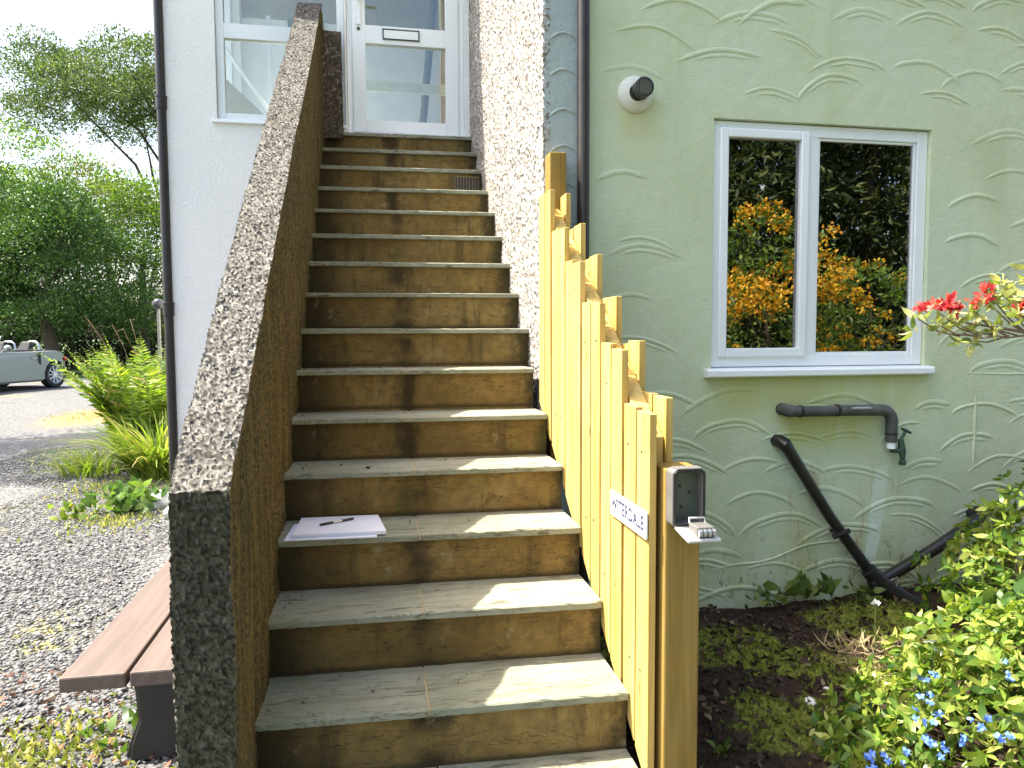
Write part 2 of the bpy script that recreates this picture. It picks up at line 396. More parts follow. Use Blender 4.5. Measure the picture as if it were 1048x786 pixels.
def bench_mat():
    b = NB('brown_recycled_plank'); g = b.noise(14, 5, .6, (2.5, .15, 2.5)); f = b.noise(160, 3)
    col = b.ramp(g, [(.3, (.092, .068, .056)), (.7, (.135, .100, .082))]); col = b.mix(b.mrange(f, .6, .75, 0, .4), col, (.22, .165, .14))
    return b.set(col, .62, normal=b.bump(g, .25, .003), spec=.3)
M_bench = bench_mat()
M_bark = plain('bark_brown', (.085, .066, .045), .95, var=.4, vscale=9, bump=.6)
M_stone = plain('pale_rock', (.42, .42, .40), .9, var=.35, vscale=9, bump=.5)
M_interior = plain('interior_plaster', (.72, .75, .74), .9, var=.05)
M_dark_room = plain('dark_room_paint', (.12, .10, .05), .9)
M_olive = plain('olive_paint', (.30, .30, .20), .8)

# ================================================================== SETTING: gravel ground
def gz(x, y): return -2.75+.011*min(max(0.0, y+2.5), 17.0)
def gzv(x, y): return -2.75+.011*np.clip(y+2.5, 0, 17.0)
def ground():
    xs = np.unique(np.concatenate([np.linspace(-8, 6, 90), np.array([-600, -200, -80, -40, -25, -16, -12, 10, 18, 40, 120, 400, 600])]))
    ys = np.unique(np.concatenate([np.linspace(-7, 16, 150), np.array([-600, -200, -60, -30, -18, -12, -9, 20, 28, 40, 70, 150, 400, 900])]))
    X, Y = np.meshgrid(xs, ys, indexing='ij'); Z = gzv(X, Y)
    near = (np.abs(X) < 8) & (Y < 16) & (Y > -7)
    Z = Z+np.where(near, (vnoise(np.stack([X, Y, X*0], -1).reshape(-1, 3), .7).reshape(X.shape)-.5)*.035, 0)
    V = np.stack([X, Y, Z], -1).reshape(-1, 3)
    me = npmesh('gravel_ground', V, grid_faces(len(xs), len(ys))[:, ::-1])
    b = NB('gravel_drive'); x = b.xyz()
    vc = b.voro(42, out='Color'); vd = b.voro(42); vc2 = b.voro(19, out='Color')
    g = b.n('RGBToBW'); b.l(vc, g.inputs[0]); g2 = b.n('RGBToBW'); b.l(vc2, g2.inputs[0])
    col = b.ramp(g.outputs[0], [(.15, (.075, .077, .08)), (.4, (.125, .128, .13)), (.65, (.16, .16, .158)), (.85, (.21, .207, .20))])
    col = b.mix(.35, col, b.ramp(g2.outputs[0], [(.2, (.105, .107, .11)), (.8, (.195, .195, .19))]))
    col = b.mix(b.mrange(vd, .35, .75, 0, .75), col, (.07, .065, .06))
    mossn = b.noise(.75, 5, .7); mossn2 = b.noise(9, 5, .7)
    mk = b.math('MULTIPLY', b.mrange(mossn, .56, .68, 0, 1), b.mrange(mossn2, .4, .6, 0, .9))
    col = b.mix(mk, col, (.25, .23, .07))
    # drift of orange-brown fallen petals by the car
    def blob(cx, cy, rx, ry):
        a = b.math('POWER', b.math('MULTIPLY', b.math('SUBTRACT', x[0], cx), 1/rx), 2); c = b.math('POWER', b.math('MULTIPLY', b.math('SUBTRACT', x[1], cy), 1/ry), 2)
        return b.mrange(b.math('ADD', b.math('ADD', a, c), b.math('MULTIPLY', b.math('SUBTRACT', mossn2, .5), 2.0)), .2, 1.1, 1, 0)
    col = b.mix(b.math('MULTIPLY', blob(-4.05, 7.4, .8, 1.7), .75), col, (.30, .17, .06))
    # turf past the turning area and behind the photographer
    far = b.math('MAXIMUM', b.mrange(x[1], 16.5, 18.5, 0, 1), b.mrange(x[1], -7.5, -8.5, 0, 1))
    col = b.mix(far, col, (.06, .10, .03))
    nm = b.bump(vd, .9, .012)
    nm = b.bump(b.noise(160, 3), .4, .004, nm)
    b.m.node_tree.nodes['Bump'].invert = True
    m = b.set(col, .9, normal=nm, spec=.2)
    o = link('ground', me, m); tag(o, None, None, None, 'structure')
ground()
def pebbles():
    n = 78000
    x = -.14-3.4*rng.random(n)**.9; y = -4.6+8.6*rng.random(n)**1.35
    keep = (x > (.31-.50*(y+5.23)-.1))
    x = x[keep]; y = y[keep]; n = len(x); z = gzv(x, y)+.004
    phi = (1+5**.5)/2
    ico = np.array([(-1,phi,0),(1,phi,0),(-1,-phi,0),(1,-phi,0),(0,-1,phi),(0,1,phi),(0,-1,-phi),(0,1,-phi),(phi,0,-1),(phi,0,1),(-phi,0,-1),(-phi,0,1)])/np.hypot(1, phi)
    fc = np.array([(0,11,5),(0,5,1),(0,1,7),(0,7,10),(0,10,11),(1,5,9),(5,11,4),(11,10,2),(10,7,6),(7,1,8),(3,9,4),(3,4,2),(3,2,6),(3,6,8),(3,8,9),(4,9,5),(2,4,11),(6,2,10),(8,6,7),(9,8,1)])
    s = .0040+.0065*rng.random(n)**1.8
    sc3 = s[:, None]*np.stack([.8+.7*rng.random(n), .8+.7*rng.random(n), .4+.4*rng.random(n)], 1)
    a = rng.random(n)*6.283; tl = rng.normal(size=(n, 2))*.25
    v = ico[None]*sc3[:, None]*(1+.22*rng.normal(size=(n, 12, 1)))
    ca, sa = np.cos(a)[:, None], np.sin(a)[:, None]
    vx = v[..., 0]*ca-v[..., 1]*sa; vy = v[..., 0]*sa+v[..., 1]*ca; vz = v[..., 2]+vx*tl[:, :1]+vy*tl[:, 1:]
    V = np.stack([vx+x[:, None], vy+y[:, None], vz+z[:, None]], -1).reshape(-1, 3)
    F = (fc[None]+(np.arange(n)*12)[:, None, None]).reshape(-1, 3)
    b = NB('loose_stones'); g = b.n('NewGeometry').outputs['Random Per Island']
    col = b.ramp(g, [(0, (.095, .097, .10)), (.3, (.138, .14, .142)), (.65, (.175, .175, .172)), (.95, (.25, .245, .235)), (1, (.24, .175, .12))])
    o = link('gravel', npmesh('gravel', V, F), b.set(col, .85, normal=b.bump(b.noise(200, 3), .3, .002), spec=.25))
    tag(o, 'loose grey gravel stones spread over the drive', None, None, 'stuff')
pebbles()

# ================================================================== STEPS
G, RZ, W = .2386, .172, 1.03
SK = -.034
DZ = {9: -.004, 10: -.006, 12: .001, 13: .002, 14: .001, 2: .008, 1: .004}
stairs = thing('stone_steps', 'weathered outdoor flight of slate-topped concrete steps rising to the white door', 'steps', (.5, -3.6, -2.75))
def step_yz(i): return -i*G, -i*RZ+DZ.get(i, 0)
for i in range(0, 16):
    y, z = step_yz(i); yb = (-(i-1)*G) if i > 0 else .055
    xl, xr = -.03, (1.035 if i < 9 else .993)
    r = random.Random(i)
    j = .452+r.uniform(-.012, .012)
    t = MB(); th = .022+r.uniform(-.002, .003)
    # a slab = a strip of points along x so that its front edge wanders a little
    def slab(x0, x1, dz):
        k = 26; xs = [x0+(x1-x0)*a/k for a in range(k+1)]
        vs = []; fs = []
        for a, xx in enumerate(xs):
            f = y+SK*xx+r.gauss(0, .0006)+(.003 if a in (0, k) else 0); zb = r.gauss(0, .0003)
            cz = r.random() < .06
            vs += [(xx, f+.004, z+dz+zb), (xx, f+(.003 if cz else 0), z+dz-.004+zb), (xx, f+.001, z-th+.003+r.gauss(0, .0004)), (xx, f+.008, z-th), (xx, yb+SK*xx+.03, z-th), (xx, yb+SK*xx+.03, z+dz)]
        for a in range(k):
            for q in range(6): fs.append((a*6+q, a*6+(q+1) % 6, a*6+6+(q+1) % 6, a*6+6+q))
        fs += [(5, 4, 3, 2, 1, 0), tuple(k*6+q for q in range(6))]
        t.add(vs, fs)
    slab(xl, j-.003, 0); slab(j+.003, xr, r.uniform(-.002, .002))
    tr = t.build('tread', M_tread, stairs)
    m = MB(); m.box(j-.006, j+.006, y+SK*j+.006, yb+SK*j+.02, z-th+.004, z-.0025); m.build('mortar_joint', M_mortar, tr)
    rs = MB(); zb = z-RZ-.03 if i < 15 else -2.85
    k = 30; vs = []; fs = []
    for a in range(k+1):
        xx = xl+(xr-xl)*a/k; ff = y+SK*xx+.022+r.gauss(0, .0008)
        for q in range(4): vs.append((xx, ff+r.gauss(0, .0008), z-th-.0005+(zb-z+th)*q/3))
    for a in range(k):
        for q in range(3): fs.append((a*4+q, a*4+q+1, a*4+q+5, a*4+q+4))
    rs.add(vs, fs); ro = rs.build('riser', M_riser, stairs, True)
    if i == 2:    # air brick let into the third riser
        g = MB(); x0, x1 = .84, 1.005
        yv = y+SK*.92+.016
        g.box(x0, x1, yv, yv+.01, z-.145, z-.045); vb = g.build('vent_backing', M_black, stairs)
        g = MB()
        for q in range(9):
            xx = x0+.006+q*(x1-x0-.012)/8; g.box(xx-.0028, xx+.0028, yv-.006, yv-.001, z-.14, z-.05)
        g.box(x0, x1, yv-.0055, yv-.0015, z-.05, z-.042); g.box(x0, x1, yv-.0055, yv-.0015, z-.148, z-.14)
        g.build('vent_bars', plain('clay_grille', (.17, .125, .06), .8), stairs)
mb = MB(); mb.box(-.03, 1.03, -3.2, -.05, -2.85, -2.8)
# ground flag at the foot of the steps
mb = MB(); mb.box(-.06, 1.0, -4.5, -3.585, -2.80, -2.722)
o = mb.build('paving_slab', M_tread, None, bevel=.006); tag(o, None, None, None, 'structure')

# ================================================================== ROUGHCAST WALLS
def displaced(name, panels, mats, parent, cell, amp, lump=.004):
    """panels: list of (u-grid, v-grid, 3-D function); all joined by position, pushed out along vertex normals"""
    VV = []; FF = []; off = 0; MI = []
    for pi_, (P, nu, nv) in enumerate(panels):
        VV.append(P); f = grid_faces(nu, nv, off); FF.append(f); MI.append(np.full(len(f), pi_)); off += len(P)
    V = np.concatenate(VV); F = np.concatenate(FF); MI = np.concatenate(MI)
    key = np.round(V*4000).astype(np.int64); _, idx, inv = np.unique(key, axis=0, return_index=True, return_inverse=True)
    inv = inv.ravel(); V = V[idx]; F = inv[F]
    ok = (F[:, 0] != F[:, 1]) & (F[:, 1] != F[:, 2]) & (F[:, 2] != F[:, 3]) & (F[:, 3] != F[:, 0]); F = F[ok]; MI = MI[ok]
    fn = np.cross(V[F[:, 2]]-V[F[:, 0]], V[F[:, 3]]-V[F[:, 1]]); fn /= np.linalg.norm(fn, axis=1, keepdims=True)+1e-12
    N = np.zeros_like(V)
    for k in range(4): np.add.at(N, F[:, k], fn)
    N /= np.linalg.norm(N, axis=1, keepdims=True)+1e-12
    d, h = worley(V, cell); d2, h2 = worley(V+3.3, cell*.62)
    hgt = np.sqrt(np.clip(1-(d/.72)**2, 0, 1))*(.35+.75*h); hg2 = np.sqrt(np.clip(1-(d2/.75)**2, 0, 1))*.55*h2
    H = np.maximum(hgt, hg2)+.18*vnoise(V, .006, 4)
    ids = np.where(hgt > hg2, h, h2)
    V = V+N*(amp*(H-.4)+lump*(vnoise(V, .09, 8)-.5)*2)[:, None]
    me = npmesh(name, V, F, {'peb': ids, 'matrix': np.clip((H-.24)/.34, 0, 1)})
    o = link(name, me, mats[0], parent, True)
    for m in mats[1:]: me.materials.append(m)
    if len(mats) > 1: me.polygons.foreach_set('material_index', MI.astype(np.int32) % len(mats))
    return o
def wall_top(y): return -1.735+.715*(y+3.59)+.012*math.sin(y*2.1)
sw = thing('stair_wall', 'sloping pebble-dashed wall with sunlit top along the left of the steps', 'wall', (-.06, -3.59, -2.75))
def sloped_wall():
    ys = np.linspace(-3.59, .052, 980); ny = len(ys); top = np.array([wall_top(y) for y in ys])
    X0, X1 = -.128, .0
    xo = -.128-.03*np.clip((ys+3.59)/3.6, 0, 1)      # the wall is a little thicker further up
    nt_ = 36
    zi0 = top-1.02                                    # inner face only as far down as the steps hide
    nz = 200; t = np.linspace(0, 1, nz); zo0 = np.full(ny, top[0]-1.02); tx = np.linspace(0, 1, nt_)
    def panel(a_, b_): return np.zeros((a_, b_, 3))
    P = panel(ny, nt_); P[..., 0] = xo[:, None]*(1-tx)+X1*tx; P[..., 1] = ys[:, None]; P[..., 2] = top[:, None]; ptop = P
    P = panel(ny, nz); P[..., 0] = X1; P[..., 1] = ys[:, None]; P[..., 2] = top[:, None]*(1-t)+zi0[:, None]*t; pin = P
    P = panel(ny, nz); P[..., 0] = xo[:, None]; P[..., 1] = ys[:, None]; P[..., 2] = (top[:, None]*(1-t)+zo0[:, None]*t); pout = P[:, ::-1]
    P = panel(nz, nt_); P[..., 0] = xo[0]*(1-tx)+X1*tx; P[..., 1] = ys[0]; P[..., 2] = (top[0]*(1-t)+zo0[0]*t)[:, None]; pend = P[::-1]
    def flip(Q): return (Q[:, ::-1].reshape(-1, 3), Q.shape[0], Q.shape[1])
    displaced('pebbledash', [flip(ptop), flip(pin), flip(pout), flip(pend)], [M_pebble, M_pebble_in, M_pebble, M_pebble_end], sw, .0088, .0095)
    # solid core so that no light passes through the thin skin
    mb = MB(); k = 12; ysc = np.linspace(-3.577, .04, k)
    vs = []; fs = []
    for yy in ysc:
        zt = wall_top(yy)-.016; a = -.128-.03*(yy+3.59)/3.6+.013
        vs += [(a, yy, -2.8), (-.013, yy, -2.8), (-.013, yy, zt), (a, yy, zt)]
    for a in range(k-1):
        for q in range(4): fs.append((a*4+q, a*4+(q+1) % 4, a*4+4+(q+1) % 4, a*4+4+q))
    fs += [(3, 2, 1, 0), tuple((k-1)*4+q for q in range(4))]
    mb.add(vs, fs); mb.build('core', M_mortar, sw)
sloped_wall()

# ================================================================== HOUSE
YG = -2.225
house = thing('house', 'pale rendered house with green front wall, white wing and white door up the steps', 'house', (1.5, 1.0, -2.75))
def wall_with_holes(x0, x1, z0, z1, holes, y0, y1):
    """a slab of wall with rectangular openings, one mesh of butted blocks"""
    mb = MB(); xs = sorted({x0, x1, *[h[0] for h in holes], *[h[1] for h in holes]}); zs = sorted({z0, z1, *[h[2] for h in holes], *[h[3] for h in holes]})
    nx, nz = len(xs), len(zs); V = []; F = []
    solid = {}
    for i in range(nx-1):
        for k in range(nz-1):
            cx, cz = (xs[i]+xs[i+1])/2, (zs[k]+zs[k+1])/2
            solid[i, k] = not any(h[0] < cx < h[1] and h[2] < cz < h[3] for h in holes)
    for (i, k), s in solid.items():
        if not s: continue
        a, b, c, d = xs[i], xs[i+1], zs[k], zs[k+1]
        mb.add([(a, y0, c), (b, y0, c), (b, y0, d), (a, y0, d)], [(0, 1, 2, 3)]); mb.add([(a, y1, c), (b, y1, c), (b, y1, d), (a, y1, d)], [(3, 2, 1, 0)])
        for (di, dk, q) in ((-1, 0, [(a, y0, c), (a, y0, d), (a, y1, d), (a, y1, c)]), (1, 0, [(b, y0, c), (b, y1, c), (b, y1, d), (b, y0, d)]), (0, -1, [(a, y0, c), (a, y1, c), (b, y1, c), (b, y0, c)]), (0, 1, [(a, y0, d), (b, y0, d), (b, y1, d), (a, y1, d)])):
            if not solid.get((i+di, k+dk), False): mb.add(q, [(0, 1, 2, 3)])
    return mb
WX0, WX1, WZ0, WZ1 = 1.79, 2.878, -1.585, -.466
fw_ = wall_with_holes(1.185, 7.5, -2.9, 2.7, [(WX0, WX1, WZ0, WZ1)], YG, YG+.30)
# scalloped trowel ridges, raised out of the render
def ridge(mb, pts, wdt, h, ns=7):
    n = len(pts); vs = []; fs = []
    for i, (x, z) in enumerate(pts):
        a = pts[max(i-1, 0)]; b = pts[min(i+1, n-1)]; dx, dz = b[0]-a[0], b[1]-a[1]; L = math.hypot(dx, dz)+1e-9; nx, nz = -dz/L, dx/L
        t = i/(n-1); k = min(1, 6*t, 6*(1-t)); k = max(.12, k)
        for q in range(ns):
            u = -1+2*q/(ns-1); vs.append((x+nx*u*wdt*k, YG-h*k*(1-u*u)**.75+.0004, z+nz*u*wdt*k))
    for i in range(n-1):
        for q in range(ns-1): fs.append((i*ns+q, i*ns+q+1, (i+1)*ns+q+1, (i+1)*ns+q))
    mb.add(vs, fs)
rr = random.Random(5)
rid = MB()
row = 0; z = -2.75
while z < .95:
    x = 1.1+rr.uniform(0, .3)
    while x < 5.2:
        cx, cz = x+rr.uniform(-.09, .09), z+rr.uniform(-.05, .05); rad = rr.uniform(.17, .27); fl = rr.uniform(.4, .7)
        a0, a1 = rr.uniform(5, 55), rr.uniform(120, 178); tilt = R(rr.gauss(0, 9))
        pts = []
        for q in range(19):
            t = R(a0+(a1-a0)*q/18); px, pz = rad*math.cos(t), rad*fl*math.sin(t)*(1+.03*math.sin(5*t))
            pts.append((cx+px*math.cos(tilt)-pz*math.sin(tilt), cz+px*math.sin(tilt)+pz*math.cos(tilt)))
        ok = all(not (WX0-.04 < p[0] < WX1+.04 and WZ0-.07 < p[1] < WZ1+.03) and p[0] > 1.215 for p in pts)
        if ok:
            wdt = rr.uniform(.008, .014); ridge(rid, pts, wdt, rr.uniform(.003, .0055))
            if rr.random() < .6:
                ridge(rid, [(p[0]*1.0+rr.uniform(-.001, .001), p[1]-rr.uniform(.022, .026)) for p in pts[3:15]], wdt*.8, .003)
        x += rr.uniform(.28, .37)
    z += .155; row += 1
for zz in (-1.606,):   # long trowel line at sill height running off to the right
    ridge(rid, [(2.93+.1*q, zz+.004*math.sin(q)) for q in range(26)], .006, .004)
ridge(rid, [(1.76+.06*q, -2.50+.011*q+.012*math.sin(q*.9)) for q in range(14)], .006, .005)
ridge(rid, [(3.165, -1.70-.03*q) for q in range(14)], .008, .008)
fw_.v += rid.v; o_ = len(fw_.v)-len(rid.v); fw_.f += [tuple(i+o_ for i in f) for f in rid.f]
fwall = fw_.build('front_wall', M_green, house, recalc=False)
fwall.data.polygons.foreach_set('use_smooth', np.array([len(p.vertices) == 4 and p.area < .003 for p in fwall.data.polygons]))
# strip between the corner and the drainpipe
st = MB(); st.box(1.03, 1.185, YG, YG+.30, -2.9, 2.7); sv = len(st.v)
rid2 = MB(); saveYG = YG
for q in range(16):
    zc = -1.6+q*.16+rr.uniform(-.03, .03); x0 = 1.045
    pts = [(x0+.012*a, zc+.035*math.sin(a*.28+rr.uniform(-.02, .02))) for a in range(11)]
    ridge(rid2, pts, .007, .006)
st.v += rid2.v; st.f += [tuple(i+sv for i in f) for f in rid2.f]
st.build('corner_strip', M_grey_strip, house, recalc=False)
# flank beside the steps
def flank():
    ys = np.arange(YG-.001, .062, .0066); zs = np.arange(-2.15, 1.35, .0072)
    P = np.zeros((len(ys), len(zs), 3)); P[..., 0] = 1.022; P[..., 1] = ys[:, None]; P[..., 2] = zs[None]
    xs = np.linspace(1.022, 1.05, 4); Q = np.zeros((4, len(zs), 3)); Q[..., 0] = xs[:, None]; Q[..., 1] = YG-.001; Q[..., 2] = zs[None]
    def flip(p): A, a, b = p; return (A.reshape(a, b, 3)[:, ::-1].reshape(-1, 3), a, b)
    displaced('flank_wall', [flip((P.reshape(-1, 3), len(ys), len(zs))), flip((Q[::-1].reshape(-1, 3), 4, len(zs)))], [M_flank], house, .0135, .014, .006)
    mb = MB(); mb.box(1.028, 1.30, YG+.305, 5.0, -2.9, 2.7); mb.box(1.036, 1.185, YG+.001, .06, 1.34, 2.7); mb.build('flank_core', M_flank, house)
flank()
# white wing behind the steps: window to the left, door to the right
YP = .06
PW = (-.702, .150, .045, 1.62); PD = (.163, .985, .004, 2.12)
wing = wall_with_holes(-1.03, 1.022, -2.9, 2.7, [PW, PD], YP, YP+.22)
wing.build('wing_wall', M_white_wall, house)
mb = MB(); mb.box(-1.03, -.86, YP+.22, .45, -2.9, 2.7); mb.box(-1.03, -.86, .45, 2.05, -2.9, .25); mb.box(-1.03, -.86, .45, 2.05, 2.3, 2.7); mb.box(-1.03, -.86, 2.05, 5.0, -2.9, 2.7)  # unseen side opening added so that sun comes in and brightens the lobby
mb.build('wing_side_wall', M_white_wall, house)
mb = MB(); mb.box(-.98, -.93, .452, .50, .252, 2.298); mb.box(-.98, -.93, 2.0, 2.048, .252, 2.298); mb.box(-.98, -.93, .5, 2.0, .252, .30); mb.box(-.98, -.93, .5, 2.0, 2.25, 2.298); mb.box(-.98, -.93, 1.22, 1.28, .3, 2.25)
mb.build('added_side_frame', M_upvc, house)  # frame of the added side opening
# roof
def roof():
    tl = plain('slate_roof', (.10, .10, .11), .7, vscale=20, bump=.4)
    mb = MB(); 
    mb.hexa([(1.0, YG-.32, 2.70), (7.7, YG-.32, 2.70), (7.7, 2.6, 4.3), (1.0, 2.6, 4.3)], [(1.0, YG-.32, 2.8), (7.7, YG-.32, 2.8), (7.7, 2.6, 4.42), (1.0, 2.6, 4.42)])
    mb.hexa([(1.0, 2.6, 4.3), (7.7, 2.6, 4.3), (7.7, 7.6, 2.0), (1.0, 7.6, 2.0)], [(1.0, 2.6, 4.42), (7.7, 2.6, 4.42), (7.7, 7.6, 2.1), (1.0, 7.6, 2.1)])
    mb.hexa([(-1.15, YP-.1, 2.705), (1.0, YP-.1, 2.705), (1.0, 5.2, 3.4), (-1.15, 5.2, 3.4)], [(-1.15, YP-.1, 2.79), (1.0, YP-.1, 2.79), (1.0, 5.2, 3.5), (-1.15, 5.2, 3.5)])
    mb.build('roof', tl, house)
roof()
mb = MB(); mb.box(7.2, 7.5, YG+.3, 7, -2.9, 2.7); mb.box(1.3, 7.2, 6.7, 7, -2.9, 2.7); mb.box(-.86, 1.03, 4.8, 5.0, -2.9, 2.7); mb.build('rear_wall', M_white_wall, house)
# ---- front window
def bars(x0, x1, z0, z1, w_, y0, y1, mb=None, wb=None):
    mb = mb or MB(); wb = wb or w_
    mb.box(x0, x0+w_, y0, y1, z0, z1); mb.box(x1-w_, x1, y0, y1, z0, z1)
    mb.box(x0+w_, x1-w_, y0+.0004, y1-.0004, z0, z0+wb); mb.box(x0+w_, x1-w_, y0+.0004, y1-.0004, z1-w_, z1)
    return mb
win = thing('window', None, None); del_ = win
win.parent = house; win.matrix_parent_inverse = pinv(house)
yf = YG+.022
f = bars(WX0+.002, WX1-.002, WZ0+.028, WZ1-.004, .052, yf, yf+.07); f.box(2.262, 2.312, yf+.0006, yf+.0694, WZ0+.08, WZ1-.056)
f.build('frame', M_upvc, win, bevel=.003)
s = bars(1.826, 2.258, -1.513, -.502, .040, yf-.018, yf+.03); s.build('sash', M_upvc, win, bevel=.006, seg=3)
g = bars(2.314, 2.822, -1.506, -.522, .012, yf+.008, yf+.02); g.build('glazing_bead', M_upvc, win, bevel=.003)
mb = MB(); mb.box(1.866, 2.218, yf+.006, yf+.010, -1.473, -.542); mb.build('pane', M_glass, win)
mb = MB(); mb.box(2.326, 2.810, yf+.018, yf+.022, -1.494, -.534); mb.build('pane', M_glass, win)
for a in (bars(1.866, 2.218, -1.473, -.542, .006, yf+.0105, yf+.0165), bars(2.326, 2.810, -1.494, -.534, .006, yf+.0225, yf+.0285)):
    a.build('seal', M_black, win)
mb = MB(); x0, x1 = WX0-.035, WX1+.022
mb.prism([(YG+.05, WZ0+.027), (YG-.035, WZ0+.019), (YG-.043, WZ0+.012), (YG-.043, WZ0-.012), (YG-.035, WZ0-.018), (YG+.001, WZ0-.018), (YG+.05, WZ0-.0005)], 'x', x0, x1)
mb.build('sill', M_upvc, win, bevel=.002)
# moth-like white tag stuck on the glass of the casement
mb = MB()
for (a, b) in (((2.030, -.742), (2.046, -.768)), ((2.05, -.742), (2.034, -.762)), ((2.028, -.757), (2.05, -.752))):
    mb.tube([(a[0], yf+.0035, a[1]), ((a[0]+b[0])/2, yf+.003, (a[1]+b[1])/2), (b[0], yf+.0035, b[1])], [.001, .0035, .001], 6)
mb.build('sticker', M_sign, win)
# dark room behind
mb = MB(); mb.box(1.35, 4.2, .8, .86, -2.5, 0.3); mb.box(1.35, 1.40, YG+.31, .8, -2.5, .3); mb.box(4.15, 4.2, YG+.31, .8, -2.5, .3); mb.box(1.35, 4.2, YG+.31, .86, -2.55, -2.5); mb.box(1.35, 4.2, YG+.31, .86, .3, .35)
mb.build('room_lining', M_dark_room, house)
# ---- wing window
pw = thing('porch_window', None, None); pw.parent = house; pw.matrix_parent_inverse = pinv(house)
yq = YP+.03
x0, x1, z0, z1 = PW
f = bars(x0+.002, x1-.002, z0+.022, z1-.002, .05, yq, yq+.06); f.box(x0+.052, x1-.052, yq+.0006, yq+.0594, .615, .715)
f.build('frame', M_upvc, pw, bevel=.003)
mb = MB(); mb.box(x0+.05, x1-.05, yq+.025, yq+.03, z0+.07, .617); mb.build('pane', M_glass2, pw)
mb = MB(); mb.box(x0+.05, x1-.05, yq+.025, yq+.03, .713, z1-.05); mb.build('pane', M_glass2, pw)
mb = MB(); mb.prism([(YP+.08, z0+.021), (YP-.022, z0+.015), (YP-.026, z0-.006), (YP+.001, z0-.006), (YP+.08, z0+.0005)], 'x', x0-.03, x1+.005); mb.build('sill', M_upvc, pw, bevel=.002)
# ---- door
dr = thing('door', None, None); dr.parent = house; dr.matrix_parent_inverse = pinv(house)
x0, x1, z0, z1 = PD
f = bars(x0+.002, x1-.002, z0, z1-.002, .040, yq, yq+.065, None, .030); f.build('frame', M_upvc, dr, bevel=.003)
lx0, lx1, lz0, lz1 = x0+.038, x1-.040, .030, z1-.04
lf = bars(lx0, lx1, lz0, lz1, .092, yq-.012, yq+.045, None, .085); lf.box(lx0+.091, lx1-.091, yq-.0115, yq+.0445, .640, .765)
lf.build('door_leaf', M_upvc, dr, bevel=.004)
mb = MB(); mb.box(lx0+.09, lx1-.09, yq+.015, yq+.02, lz0+.083, .642); mb.build('pane', M_glass2, dr)
mb = MB(); mb.box(lx0+.09, lx1-.09, yq+.015, yq+.02, .763, lz1-.09); mb.build('pane', M_glass2, dr)
mb = MB(); mb.box(lx0, lx1, yq-.004, yq+.0, z0+.0305, lz0-.0005+.004); mb.build('weather_seal', M_black, dr)
lb = bars(.412, .668, .672, .745, .007, yq-.022, yq-.0125); lb.build('letterbox_frame', M_black, dr)
mb = MB(); mb.box(.4195, .6605, yq-.020, yq-.0125, .6795, .7375); mb.build('letterbox_flap', M_upvc, dr, bevel=.002)
mb = MB(); hx = lx0+.045
mb.box(hx-.016, hx+.016, yq-.022, yq-.0125, .76, .99); mb.build('handle_plate', M_upvc, dr, bevel=.004)
mb = MB(); mb.tube([(hx, yq-.02, .93), (hx, yq-.055, .93), (hx+.02, yq-.06, .93), (hx+.125, yq-.058, .928)], [.010, .010, .010, .008], 10); mb.build('handle', M_upvc, dr, True)
mb = MB(); mb.lathe([(0, -.006), (.011, -.006), (.012, 0)], (hx, yq-.0125, .735), 'y', 14); mb.box(hx-.002, hx+.002, yq-.0205, yq-.018, .729, .739); mb.build('keyhole', M_brass, dr, True)
mb = MB(); mb.box(x0-.01, x1+.01, YP-.045, YP+.03, -.004, .0035); mb.build('threshold', M_upvc, dr)
# lining of the lobby behind door and window
mb = MB(); mb.box(-.86, 1.02, 2.2, 2.26, -.1, 2.6); mb.box(-.86, 1.02, YP+.225, 2.2, -.06, -.01); mb.box(-.86, 1.02, YP+.225, 2.2, 2.55, 2.6)
mb.build('lobby_lining', M_interior, house)
mb = MB(); mb.box(-.86, 1.02, 2.19, 2.199, 1.62, 2.55); mb.build('olive_panel', M_olive, house)  # olive panel put in to tint the view through the upper panes
mb = MB(); mb.box(.12, 1.0, 1.55, 1.60, .80, .885); mb.build('inner_rail', plain('grey_green_rail', (.50, .55, .42), .7), house)
mb = MB(); mb.tube([(.80, 1.75, .55), (.92, 1.75, 1.75)], .035, 8); mb.build('inner_post', plain('dark_green_post', (.06, .09, .06), .6), house)
mb = MB(); mb.hexa([(-.84, .9, .0), (-.40, .9, .0), (-.40, .95, .0), (-.84, .95, .0)], [(-.84, .9, .66), (-.42, .9, .27), (-.42, .95, .27), (-.84, .95, .66)]); mb.build('stair_string', M_olive, house)
mb = MB(); mb.tube([(-.84, .88, .92), (-.44, .88, .34)], .016, 8); mb.build('handrail', M_upvc, house, True)
mb = MB(); mb.box(-.47, -.44, .86, .89, .0, 1.1); mb.build('newel_post', M_upvc, house)
mb = MB(); mb.box(-.44, -.12, 2.16, 2.185, .0, 1.62); mb.build('foliage_panel', plain('mottled_green', (.12, .20, .09), .9, var=.5, vscale=9), house)  # mottled green panel standing in for foliage seen in the wing window
